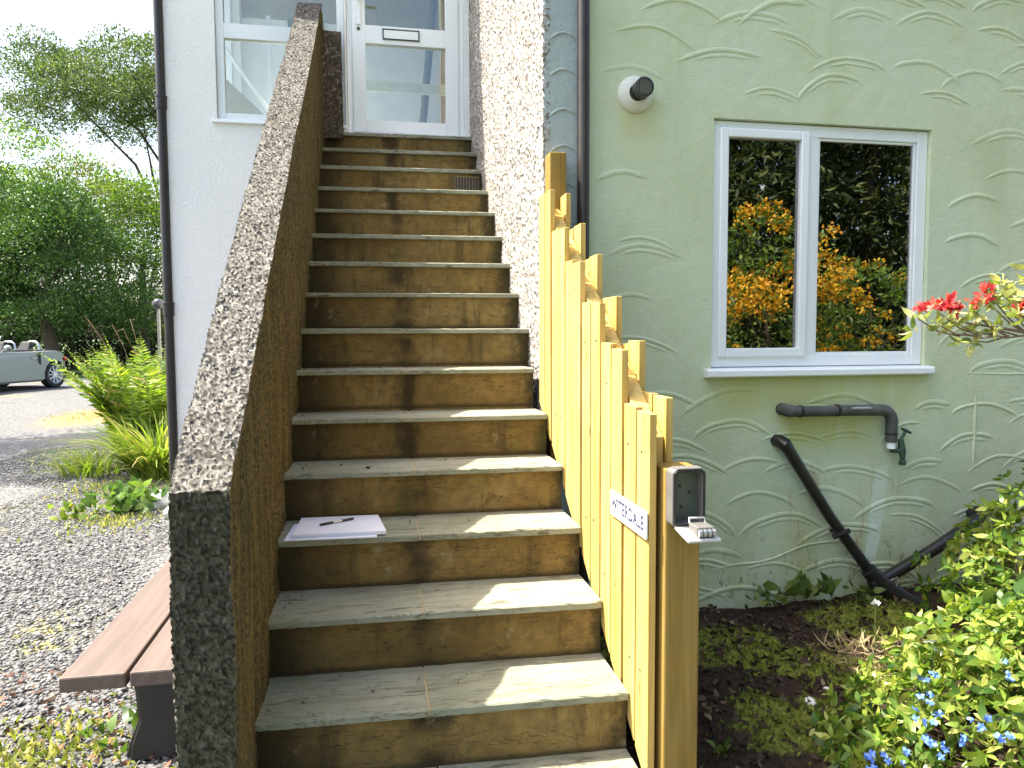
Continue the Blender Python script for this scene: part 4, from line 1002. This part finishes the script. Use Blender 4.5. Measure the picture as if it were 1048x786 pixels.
# red azalea reaching in from the right
az = thing('azalea_branch', 'azalea with red blossoms and pale leaves reaching past the window from the right', 'shrub', (2.30, -3.68, -2.62))
mb = MB(); tips = []
root = np.array([2.30, -3.68, -2.62])
mb.tube([root, (2.287, -3.671, -1.816), (2.164, -3.657, -1.508), (2.0, -3.65, -1.419), (1.877, -3.644, -1.399), (1.774, -3.637, -1.385)], [.011, .009, .007, .005, .0035, .002], 8)
for (x, z, y) in ((1.651, -1.378, -3.637), (1.692, -1.392, -3.657), (1.713, -1.364, -3.637), (1.754, -1.378, -3.623), (1.788, -1.357, -3.664), (1.822, -1.371, -3.637), (1.863, -1.344, -3.637), (1.891, -1.364, -3.671), (1.918, -1.316, -3.637), (1.945, -1.344, -3.609), (1.843, -1.412, -3.65), (1.795, -1.433, -3.637), (1.768, -1.412, -3.65), (1.973, -1.303, -3.657), (2.0, -1.33, -3.637), (1.959, -1.282, -3.637), (1.911, -1.337, -3.657), (2.014, -1.269, -3.637), (2.048, -1.337, -3.637), (2.082, -1.269, -3.637), (2.151, -1.234, -3.671), (2.185, -1.337, -3.637), (2.219, -1.166, -3.637), (2.116, -1.405, -3.637), (1.891, -1.296, -3.644), (1.857, -1.316, -3.637)):
    c = np.array([x, y, z]); tips.append(c); s = np.array([min(x+.11, 2.22), -3.65, -1.42 if x < 2.08 else -1.54]); mb.tube([s, (s+c)/2+np.array([0, 0, -.01]), c], [.003, .0022, .0013], 6)
mb.build('branches', M_twig, az, True)
tips = np.array(tips); P, D, S = whorls(np.repeat(tips, 2, 0)+rng.normal(size=(len(tips)*2, 3))*.012, np.tile(np.array([-.5, -.1, .6]), (len(tips)*2, 1))+rng.normal(size=(len(tips)*2, 3))*.4, 6, .040)
link('foliage', leaf_mesh('foliage', P, D, S, .34, .25, .15), M_lf_azalea, az)
for c, k in (((1.646, -3.657, -1.355), 22), ((1.668, -3.657, -1.349), 16), ((1.707, -3.664, -1.349), 26), ((1.73, -3.664, -1.354), 24), ((1.721, -3.657, -1.33), 14), ((1.788, -3.671, -1.334), 18), ((1.809, -3.671, -1.327), 14), ((1.833, -3.65, -1.303), 18), ((1.918, -3.692, -1.344), 22), ((1.904, -3.678, -1.357), 12), ((1.98, -3.671, -1.296), 14), ((2.082, -3.671, -1.234), 18)):
    P = np.repeat([np.array(c)], k, 0)+rng.normal(size=(k, 3))*.006; D = rng.normal(size=(k, 3))+np.array([-.4, -.4, .6])
    link('blossom', leaf_mesh('blossom', P, D, .014+.011*rng.random(k), .55, .4, .1), M_red, az)
# weeds along the foot of the green wall
M_weed = leafmat('weed_green', [(0, (.04, .075, .015)), (.6, (.10, .15, .03)), (1, (.20, .25, .06))], .5, .35)
for i, (x, y, s, lab) in enumerate(((2.02, -2.31, .9, 'small broad-leaved weed at the wall foot, left one of two'), (2.22, -2.31, 1.25, 'taller leafy weed at the wall foot left of the pipe junction'), (2.50, -2.34, .8, 'low dark weed tuft growing right beside the pipe junction'), (1.30, -3.35, .5, 'tiny green seedling in the dark soil beside the fence post'), (1.33, -2.95, .5, 'tiny green seedling on the soil behind the fence post'))):
    t = thing('weed', lab, 'weed', (x, y, -2.63), 'weeds in the garden bed'); k = int(26*s); P = np.stack([x+rng.normal(size=k)*.05*s, y+rng.normal(size=k)*.025*s, -2.63+.06*s*rng.random(k)], 1); P[:, 1] = np.minimum(P[:, 1], YG-.02)
    D = rng.normal(size=(k, 3)); D[:, 2] = np.abs(D[:, 2])*.6+.3; D[:, 1] -= .3
    link('leaves', leaf_mesh('leaves', P, D, (.04+.04*rng.random(k))*s, .5, .3, .15), M_weed, t)
# ---- left side
def tuft(name, label, cat, x, y, n, L, wd, mat, rad, lean=.55, group=None, stalks=0):
    z0 = gz(x, y); t = thing(name, label, cat, (x, y, z0), group); V = []; F = []; o = 0; seg = 6
    for i in range(n):
        a = rng.random()*6.283; r = rad*rng.random()**.5; b = np.array([x+r*math.cos(a), y+r*math.sin(a), z0-.02]); out = np.array([math.cos(a+rng.normal()*.5), math.sin(a+rng.normal()*.5), 0])
        l = L*(.5+.6*rng.random()); le = lean*(.3+1.1*rng.random()); side = np.cross(out, [0, 0, 1.0]); ww = wd*(.7+.6*rng.random())
        for k in range(seg+1):
            s = k/seg; p = b+out*l*le*s**1.8+np.array([0, 0, l*(s-.42*le*s**2.6)]); wk = ww*(1-.85*s**1.5)*(.55+.45*min(1, s*4)); V += [p-side*wk, p+side*wk]
        for k in range(seg): F.append((o+2*k, o+2*k+1, o+2*k+3, o+2*k+2))
        o += 2*(seg+1)
    link('foliage', npmesh('foliage', V, F), mat, t, True)
    if stalks:
        mb = MB(); 
        for i in range(stalks):
            a = rng.random()*6.283; b = np.array([x+.2*math.cos(a), y+.2*math.sin(a), z0+.6]); e = b+np.array([.35*math.cos(a)-.15, .35*math.sin(a), .62+.3*rng.random()]); mb.tube([b, (b+e)/2+np.array([0, 0, .08]), e], [.003, .003, .006], 5)
        mb.build('seed_heads', plain('russet_seed', (.22, .13, .06), .8), t, True)
    return t
M_blade = leafmat('blade_green', [(0, (.07, .13, .015)), (.5, (.15, .22, .03)), (.85, (.26, .30, .06)), (1, (.42, .33, .14))], .4, .4)
def fern(label, x, y, n, L, mat):
    z0 = gz(x, y); t = thing('fern_clump', label, 'fern', (x, y, z0)); P = []; D = []; S = []; mb = MB()
    for i in range(n):
        a = rng.random()*6.283; r = .30*rng.random()**.5; b0 = np.array([x+r*math.cos(a), y+r*math.sin(a), z0]); aa = a+rng.normal()*.5
        out = np.array([math.cos(aa), math.sin(aa), 0]); l = L*(.6+.5*rng.random()); le = .18+.42*rng.random()**1.2; side = np.cross(out, [0, 0, 1.0]); pts = []
        for k in range(15):
            u = k/14; pts.append(b0+out*l*le*u**1.7+np.array([0, 0, l*(u-.30*le*u**3)]))
        mb.tube(pts[::2], [.004, .0035, .003, .0028, .0022, .0018, .0012, .0008], 4, False)
        for k in range(40):
            u = .12+.88*k/39; f = u*14; q = min(int(f), 13); p = pts[q]+(pts[q+1]-pts[q])*(f-q); tg = pts[q+1]-pts[q]; tg /= np.linalg.norm(tg)
            ln = .15*l*(math.sin(math.pi*min(1, .08+u*.95))**.7)*(1-.35*u)+.008
            for sd in (-1, 1): P.append(p); D.append(side*sd+tg*.45+rng.normal(size=3)*.12+np.array([0, 0, -.1])); S.append(ln)
    link('fronds', leaf_mesh('fronds', np.array(P), np.array(D), np.array(S), .2, .15, .12), mat, t); mb.build('stems', M_stem, t, True)
    mb = MB()
    for i in range(8):
        a = rng.random()*6.283; b0 = np.array([x+.25*math.cos(a), y+.25*math.sin(a), z0+.8]); e = b0+np.array([.25*math.cos(a)-.1, .3*math.sin(a), .5+.3*rng.random()]); mb.tube([b0, (b0+e)/2+np.array([0, 0, .07]), e, e+np.array([-.06, 0, -.03])], [.002, .002, .0035, .0015], 5)
    mb.build('dead_stalks', plain('russet_stalk', (.12, .075, .035), .8), t, True)
fern('tall bright yellow-green fern clump at the corner of the white wing', -1.98, 2.85, 95, 1.34, leafmat('fern_green', [(0, (.09, .16, .018)), (.5, (.19, .28, .03)), (.93, (.30, .36, .05)), (1, (.32, .24, .08))], .5, .45))
tuft('sedge_clump', 'strap-leaved grassy clump spilling in front of the tall fern', 'plant', -1.66, 1.95, 620, .74, .013, M_blade, .25, .95)
tuft('sedge_clump', 'small pale grass tuft at the left foot of the tall fern', 'plant', -2.35, 2.2, 160, .38, .009, M_blade, .25, 1.0)
def rosette(label, x, y, k, s, mat):
    z0 = gz(x, y); t = thing('weed', label, 'weed', (x, y, z0), 'weeds on the drive'); P = np.stack([x+rng.normal(size=k)*.09*s, y+rng.normal(size=k)*.09*s, z0+.12*s*rng.random(k)], 1); D = rng.normal(size=(k, 3)); D[:, 2] = np.abs(D[:, 2])*.7+.2
    link('leaves', leaf_mesh('leaves', P, D, (.05+.05*rng.random(k))*s, .6, .3, .15), mat, t)
rosette('bushy green weed in the gravel left of the pale rock', -1.50, .62, 130, 1.35, M_lf_mid)
rosette('small bright weed in the gravel farther left of the rock', -1.80, .42, 50, .8, M_blade)
rosette('leafy weed growing under the bench beside its black leg', -.34, -2.62, 26, 1.1, M_lf_mid)
rosette('small green weed on the gravel just left of the bench leg', -.53, -2.72, 14, .7, M_lf_mid)
def rock(label, x, y, s, seed):
    bm = bmesh.new(); bmesh.ops.create_icosphere(bm, subdivisions=4, radius=1); P = np.array([v.co for v in bm.verts]); k = 1+.55*(vnoise(P+seed, .8, seed)-.5)+.2*(vnoise(P+seed, .3, seed+1)-.5)
    P = P*k[:, None]; P = np.sign(P)*np.abs(P)**.85
    for v, p in zip(bm.verts, P): v.co = Vector(p*np.array(s))
    me = bpy.data.meshes.new('rock'); bm.to_mesh(me); bm.free(); o = link('rock', me, M_stone, None, True); o.location = (x, y, gz(x, y)+s[2]*.5); tag(o, label, 'rock', 'rocks by the wing corner')
rock('pale angular rock beside the stair wall in the gravel', -1.26, .72, (.15, .13, .085), 3)
rock('smaller grey rock lying in front of the pale one', -1.12, .40, (.10, .08, .05), 8)
def ground_moss():
    spots = [(-1.9, 1.5, .45, 500), (-2.3, -1.25, .30, 260), (-.75, -2.75, .28, 420), (-.95, -3.0, .25, 300), (-1.5, .3, .35, 350), (-2.5, 2.9, .5, 400), (-1.2, 1.3, .4, 400), (-1.35, -2.4, .2, 120), (-2.5, -.6, .3, 160), (-3.9, 7.4, .8, 500), (-.5, -3.3, .3, 260)]
    P = []; D = []; S = []
    for (x, y, r, n) in spots:
        q = rng.normal(size=(n, 2))*r*.5; P.append(np.stack([x+q[:, 0], y+q[:, 1], gzv(x+q[:, 0], y+q[:, 1])+.004], 1)); d = rng.normal(size=(n, 3))*.7; d[:, 2] = .8; D.append(d); S.append(.02+.035*rng.random(n))
    me = leaf_mesh('grass_tufts', np.concatenate(P), np.concatenate(D), np.concatenate(S), .28, .3, .2)
    o = link('grass', me, leafmat('drive_grass', [(0, (.10, .14, .03)), (.5, (.26, .28, .06)), (1, (.45, .38, .14))], .7, .35)); tag(o, 'thin yellowish grass growing through the gravel', None, None, 'stuff')
    n = 700; x = -.15-1.0*rng.random(n)**1.5; y = -3.4+1.3*rng.random(n); D = rng.normal(size=(n, 3)); D[:, 2] = np.abs(D[:, 2])*.3
    me = leaf_mesh('fallen_leaves', np.stack([x, y, gzv(x, y)+.012], 1), D, .012+.025*rng.random(n), .5, .4, .1)
    o = link('leaves', me, leafmat('fallen_brown', [(0, (.06, .03, .022)), (.6, (.20, .10, .06)), (1, (.42, .30, .17))], .8, .1, (1, 1, 1))); tag(o, 'brown fallen leaves scattered under the bench', None, None, 'stuff')
ground_moss()
# garden lamp
lp = thing('garden_lamp', 'small grey globe lamp on a thin post by the drainpipe', 'lamp', (-2.07, 3.6, gz(0, 3.6)))
zl = -1.417+.39
mb = MB(); mb.tube([(-2.07, 3.6, gz(0, 3.6)-.05), (-2.07, 3.6, zl-.05)], .018, 10); mb.build('post', M_alu, lp, True)
mb = MB(); mb.lathe([(0, -.06), (.035, -.055), (.058, -.025), (.062, 0), (.055, .03), (.033, .053), (0, .062)], (-2.07, 3.6, zl), 'z', 20); mb.build('globe', plain('smoked_globe', (.035, .035, .042), .3), lp, True)

# ================================================================== CAR
def car():
    c = thing('parked_car', 'silver open-topped two-seater car parked at the left edge', 'car', (0, 0, 0), None, 0, True)
    paint = NB('silver_paint'); paint.set(paint.ramp(paint.noise(200, 2), [(.3, (.27, .29, .27)), (.7, (.31, .33, .31))]), .25, .55); paint.b.inputs['Coat Weight'].default_value = .6; mp = paint.m
    # side outline, x forward from the rear axle
    def arch(cx, r, n=9): return [(cx+r*math.cos(a), .31+r*math.sin(a)) for a in np.linspace(math.pi*1.08, -.08*math.pi, n)]
    top = [(3.05, .42), (3.03, .55), (2.9, .64), (2.6, .72), (2.2, .79), (1.75, .86), (1.45, .885), (.9, .865), (.3, .875), (-.05, .88), (-.22, .855), (-.36, .81), (-.45, .73), (-.50, .60), (-.49, .45), (-.44, .30)]
    bot = [(-.40, .26)]+arch(0, .345)+[(.5, .17), (1.8, .17)]+arch(2.33, .345)+[(2.75, .2), (2.98, .26)]
    out = top+bot
    mb = MB(); lay = [(-.86, .955, -.0), (-.845, .985, 0), (-.79, 1.0, 0), (0, 1.0, .015), (.79, 1.0, 0), (.845, .985, 0), (.86, .955, 0)]
    n = len(out); vs = []; fs = []
    def taper(x): return 1-.10*max(0, (x-1.9)/1.15)**2-.22*max(0, (.05-x)/.55)**2
    for (y, s, cz) in lay:
        for (x, z) in out: vs.append((1.15+(x-1.15)*(s if (x > 2.7 or x < -.4) else 1), y*taper(x)*(1-.10*max(0, z-.55)), .5+(z-.5)*(s if z > .5 else 1)+(cz if z > .6 else 0)))
    for L_ in range(len(lay)-1):
        for k in range(n): fs.append((L_*n+k, L_*n+(k+1) % n, (L_+1)*n+(k+1) % n, (L_+1)*n+k))
    fs += [tuple(range(n-1, -1, -1)), tuple((len(lay)-1)*n+k for k in range(n))]
    mb.add(vs, fs); mb.build('body', mp, c, True, .02, 2)
    mb = MB(); mb.hexa([(.22, -.60, .60), (1.3, -.60, .60), (1.3, .60, .60), (.22, .60, .60)], [(.14, -.64, .905), (1.42, -.66, .905), (1.42, .66, .905), (.14, .64, .905)]); mb.build('cockpit', M_black, c, bevel=.02)
    for sy in (-1, 1):
        mb = MB(); mb.hexa([(.36, sy*.36-.22, .7), (.55, sy*.36-.22, .7), (.55, sy*.36+.22, .7), (.36, sy*.36+.22, .7)], [(.22, sy*.36-.13, 1.10), (.33, sy*.36-.13, 1.10), (.33, sy*.36+.13, 1.10), (.22, sy*.36+.13, 1.10)]); mb.build('seat', M_rubber, c, bevel=.04, seg=3)
        mb = MB(); a = sy*.34; mb.tube([(.12, a-.2, .86), (.12, a-.17, 1.04), (.12, a-.1, 1.09), (.12, a+.1, 1.09), (.12, a+.17, 1.04), (.12, a+.2, .86)], .022, 8); mb.build('roll_hoop', M_steel, c, True)
        mb = MB(); mb.tube([(1.32, sy*.74, .87), (1.32, sy*.80, .93)], .018, 8); m_ = MB(); 
        bm = bmesh.new(); bmesh.ops.create_uvsphere(bm, u_segments=14, v_segments=10, radius=1)
        for v in bm.verts: v.co = Vector((1.30+v.co.x*.055, sy*.87+v.co.y*.10, .96+v.co.z*.065))
        bm.verts.ensure_lookup_table(); vv = [tuple(v.co) for v in bm.verts]; ff = [tuple(v.index for v in f.verts) for f in bm.faces]; bm.free(); mb.add(vv, ff); mb.build('mirror', mp, c, True)
        mb = MB(); mb.box(-.50, -.40, sy*.60-.13, sy*.60+.13, .62, .72); mb.build('tail_light', plain('red_lens', (.35, .02, .02), .2), c, bevel=.03)
        mb = MB(); mb.box(.52, .64, sy*.842-.012, sy*.842+.012, .70, .722); mb.build('door_handle', M_steel, c, bevel=.005)
        for xw in (0, 2.33):
            wt = bpy.data.objects.new('wheel', None); COL.objects.link(wt); wt.location = (xw, sy*.745, .31); wt.parent = c
            wt['_local'] = 1
            m = MB(); m.lathe([(.215, -.1), (.29, -.1), (.31, -.08), (.31, .08), (.29, .1), (.215, .1), (.215, -.1)], (0, 0, 0), 'y', 32); m.build('tyre', M_rubber, wt, True)
            m = MB(); m.lathe([(.216, .092*sy), (.205, .098*sy), (.198, .08*sy), (.198, -.06*sy)], (0, 0, 0), 'y', 32)
            m.lathe([(0, .088*sy), (.035, .088*sy), (.05, .07*sy)], (0, 0, 0), 'y', 16)
            for k in range(10):
                a = 2*math.pi*k/10; ca, sa = math.cos(a), math.sin(a)
                def pt(r, tt, y): return (r*ca-tt*sa, y*sy, r*sa+tt*ca)
                m.hexa([pt(.03, -.014, .055), pt(.2, -.011, .06), pt(.2, .011, .06), pt(.03, .014, .055)], [pt(.03, -.012, .082), pt(.2, -.009, .088), pt(.2, .009, .088), pt(.03, .012, .082)])
            m.build('rim', plain('alloy', (.75, .76, .78), .35, .3), wt, True)
            m = MB(); m.lathe([(0, -.02*sy), (.2, -.02*sy)], (0, 0, 0), 'y', 24); m.build('brake_disc', M_black, wt)
    mb = MB(); fr = [(1.48, -.66, .87), (1.18, -.56, 1.20), (1.12, 0, 1.235), (1.18, .56, 1.20), (1.48, .66, .87)]
    mb.tube(fr, .024, 8); ws = mb.build('windscreen', plain('pale_screen_frame', (.6, .62, .62), .3, .5), c, True)
    mb = MB(); mb.add([(1.48, -.64, .88), (1.48, .64, .88), (1.19, .54, 1.19), (1.14, 0, 1.22), (1.19, -.54, 1.19)], [(0, 1, 2, 3, 4)]); mb.build('screen_glass', glass('screen_glass', .35), ws)
    mb = MB(); mb.box(.42, .428, -.853, .853, .3, .85); mb.box(.4, 1.8, -.872, .872, .185, .21); mb.build('shut_line', M_black, c)
    hd = Vector((-.38, -.925, 0)).normalized(); ang = math.atan2(hd.y, hd.x); left = Vector((-hd.y, hd.x, 0))
    p = Vector((-7.23, 13.8, 0)); ax = p-left*.745
    c.location = (ax.x, ax.y, gz(ax.x, ax.y)); c.rotation_euler = (0, 0, ang); c.scale = (1, 1, 1)
car()

# ================================================================== TREES
M_t1 = leafmat('tree_leaf_dark', [(0, (.03, .075, .016)), (.5, (.065, .135, .026)), (1, (.12, .20, .04))], .45, .2)
M_t2 = leafmat('tree_leaf_bright', [(0, (.05, .10, .02)), (.5, (.11, .19, .03)), (1, (.20, .28, .05))], .45, .4)
M_t3 = leafmat('tree_leaf_grey', [(0, (.045, .075, .03)), (.5, (.09, .13, .055)), (1, (.15, .19, .08))], .5, .35)
M_con = leafmat('conifer_dark', [(0, (.016, .032, .008)), (.6, (.040, .066, .014)), (1, (.11, .13, .025))], .6, .2)
GR = 'trees and shrubs beyond the drive'
def dirpt(col, dy):
    a = math.atan((col-524)/FPX)+YAW; return CAM[0]+math.tan(a)*dy, CAM[1]+dy
def rowz(row, dy): return CAM[2]+(345.5-row)/FPX*dy
def far_tree(name, label, col, dy, hw, r_top, r_bot, mat, n, leaf, per, seed, r0=.16, cl=(.5, .95), flat=1, low=-.75, inner=.3):
    x, y = dirpt(col, dy); zt, zb = rowz(r_top, dy), rowz(r_bot, dy); cz = (zt+zb)/2; rz = (zt-zb)/2
    cls = clumps_on((x, y, cz), (hw, hw*.8, rz), n, cl[0], cl[1], inner, low, seed); base = (x, y, gz(x, y))
    return tree(name, label, 'tree', base, cls, per, leaf, mat, M_bark, r0, GR, 16, (x, y, cz+rz*.3))
far_tree('broadleaf_tree', 'broad dark-green rounded tree directly behind the silver car', 60, 25.5, 2.5, 208, 368, M_t1, 85, .10, 600, 1, .2, (.55, 1.15), inner=.45)
far_tree('broadleaf_tree', 'brighter green tree between the rounded dark one and the drainpipe', 150, 28, 2.2, 192, 378, M_t2, 85, .10, 380, 2, cl=(.5, 1.0))
far_tree('broadleaf_tree', 'green tree at the left edge beyond the car windscreen', -12, 27, 2.4, 205, 350, M_t1, 70, .10, 560, 3, cl=(.5, 1.1))
far_tree('broadleaf_tree', 'tall spreading tree rising highest, sky showing through its boughs', 176, 44, 8.2, 76, 200, M_t3, 230, .14, 260, 4, .42, (.6, 1.7), inner=.15, low=-.35)
far_tree('broadleaf_tree', 'low leafy tree filling the dip left of the tall spreading one', 24, 33, 3.8, 160, 300, M_t2, 90, .12, 300, 5, cl=(.6, 1.2))
far_tree('broadleaf_tree', 'small brownish-topped tree in front of the tall spreading one', 105, 30, 2.2, 190, 300, leafmat('tree_leaf_olive', [(0, (.07, .085, .025)), (.6, (.14, .14, .05)), (1, (.26, .22, .10))], .5, .35), 60, .095, 400, 6, cl=(.5, 1.0))
M_hedge = leafmat('hedge_dark', [(0, (.010, .022, .007)), (.6, (.022, .042, .012)), (1, (.05, .08, .02))], .6, .15)
def hedge(label, p0, p1, h, n, seed, mat, leaf, per):
    (x0, y0), (x1, y1) = p0, p1; cls = []; r = np.random.default_rng(seed); zb = gz(0, (y0+y1)/2)
    for k in range(n):
        t = r.random(); cls.append((np.array([x0+(x1-x0)*t+r.normal()*.3, y0+(y1-y0)*t+r.normal()*.6, zb+h*r.random()]), .45+.5*r.random()))
    t = thing('hedge', label, 'hedge', ((x0+x1)/2, (y0+y1)/2, zb))
    P, D = crown_points(cls, per); link('foliage', leaf_mesh('foliage', P, D, leaf*(.6+.8*rng.random(len(P))), .55, .3, .1, 'quad'), mat, t)
    mb = MB()
    for k in range(0, 24): c = cls[k][0]; mb.tube([(c[0], c[1], zb-.1), c], [.04, .015], 6)
    mb.build('stems', M_bark, t, True)
hedge('dark unclipped hedge along the far edge of the drive', dirpt(-60, 29), dirpt(175, 31), 2.5, 190, 9, M_hedge, .11, 260)
hedge('tall dark hedge added to block sky mirrored behind the conifers', (3.4, -14), (21, -12.5), 11, 620, 10, M_con, .16, 230)  # added backdrop that keeps sky from showing between the reflected conifers
# tree off to the left whose shade falls across the drive
cls = clumps_on((-6.4, 4.6, 1.9), (1.3, 1.7, 1.1), 46, .35, .7, .3, -.9, 12)
tree('broadleaf_tree', 'young tree standing left of the drive, shading the gravel', 'tree', (-6.4, 4.6, gz(0, 4.6)), cls, 420, .12, M_t2, M_bark, .09, GR, 12)
# shrubs and conifers behind the photographer, mirrored in the window
def azalea_yellow(label, cx, cy, rx, h, seed, n, nb):
    t = thing('yellow_azalea', label, 'shrub', (cx, cy, -2.75), 'shrubs reflected in the window'); cls = clumps_on((cx, cy, -2.75+h*.42), (rx, rx*.7, h*.58), n, .22, .42, .45, -.6, seed)
    P, D = crown_points(cls, 480); S = .07*(.6+.8*rng.random(len(P))); link('foliage', leaf_mesh('foliage', P, D, S, .5, .3, .1, 'quad'), M_t2, t)
    k = (P[:, 2] > -2.0) & (vnoise(P, .5, 3+seed) > .44) & (P[:, 1] > cy-.25); Pc = P[k]; Dc = D[k]; q = rng.permutation(len(Pc))[:nb]; Pc = Pc[q]; Dc = Dc[q]/np.linalg.norm(Dc[q], axis=1, keepdims=True)
    Pk = np.repeat(Pc+.05*Dc, 16, 0)+rng.normal(size=(16*len(Pc), 3))*.032; Dk = rng.normal(size=Pk.shape)+np.repeat(Dc, 16, 0)
    link('blossoms', leaf_mesh('blossoms', Pk, Dk, .042*(.7+.6*rng.random(len(Pk))), .75, .3, .1, 'quad'), leafmat('petal_yellow', [(0, (.62, .28, .015)), (.5, (.80, .46, .03)), (1, (.88, .62, .06))], .5, .35, (1, .9, .5)), t)
    mb = MB(); branches(mb, (cx, cy, -2.75), (cx, cy, -2.75+h*.5), cls, .04, 18); mb.build('stems', M_bark, t, True)
azalea_yellow('yellow-flowered azalea mirrored in the casement pane of the window', 4.5, -6.4, .95, 2.6, 21, 60, 300)
azalea_yellow('lower yellow-flowered azalea mirrored in the fixed pane of the window', 6.05, -6.8, 1.05, 2.2, 22, 60, 75)
def dark_conifer(label, x, y, h, r, seed):
    t = thing('conifer', label, 'tree', (x, y, -2.75), 'conifers reflected in the window'); cls = []; q = np.random.default_rng(seed)
    for k in range(240):
        s = q.random()**.8; a = q.random()*6.283; rad = r*(1-s*.75)*(.35+.65*q.random()); cls.append((np.array([x+rad*math.cos(a), y+rad*math.sin(a), -2.4+h*s-.15*rad]), .4+.35*q.random()))
    P, D = crown_points(cls, 260); D[:, 2] -= .8; link('crown', leaf_mesh('crown', P, D, .15*(.6+.8*rng.random(len(P))), .3, .3, .2, 'quad'), M_con, t)
    mb = MB(); mb.tube([(x, y, -2.9), (x, y, -2.75+h)], [.2, .04], 8)
    mb.build('trunk', M_bark, t, True)
for i, (x, y, h, r, lab) in enumerate(((5.6, -9.6, 7.2, 2.1, 'dark conifer mirrored above the taller azalea'), (8.6, -10.2, 8.0, 2.3, 'dark conifer mirrored above the lower azalea'), (11.6, -9.4, 7.5, 2.2, 'dark conifer farthest right of those mirrored in the window'), (4.6, -11.5, 8, 2.0, 'dark conifer mirrored nearest the left edge of the window'))):
    dark_conifer(lab, x, y, h, r, 40+i)
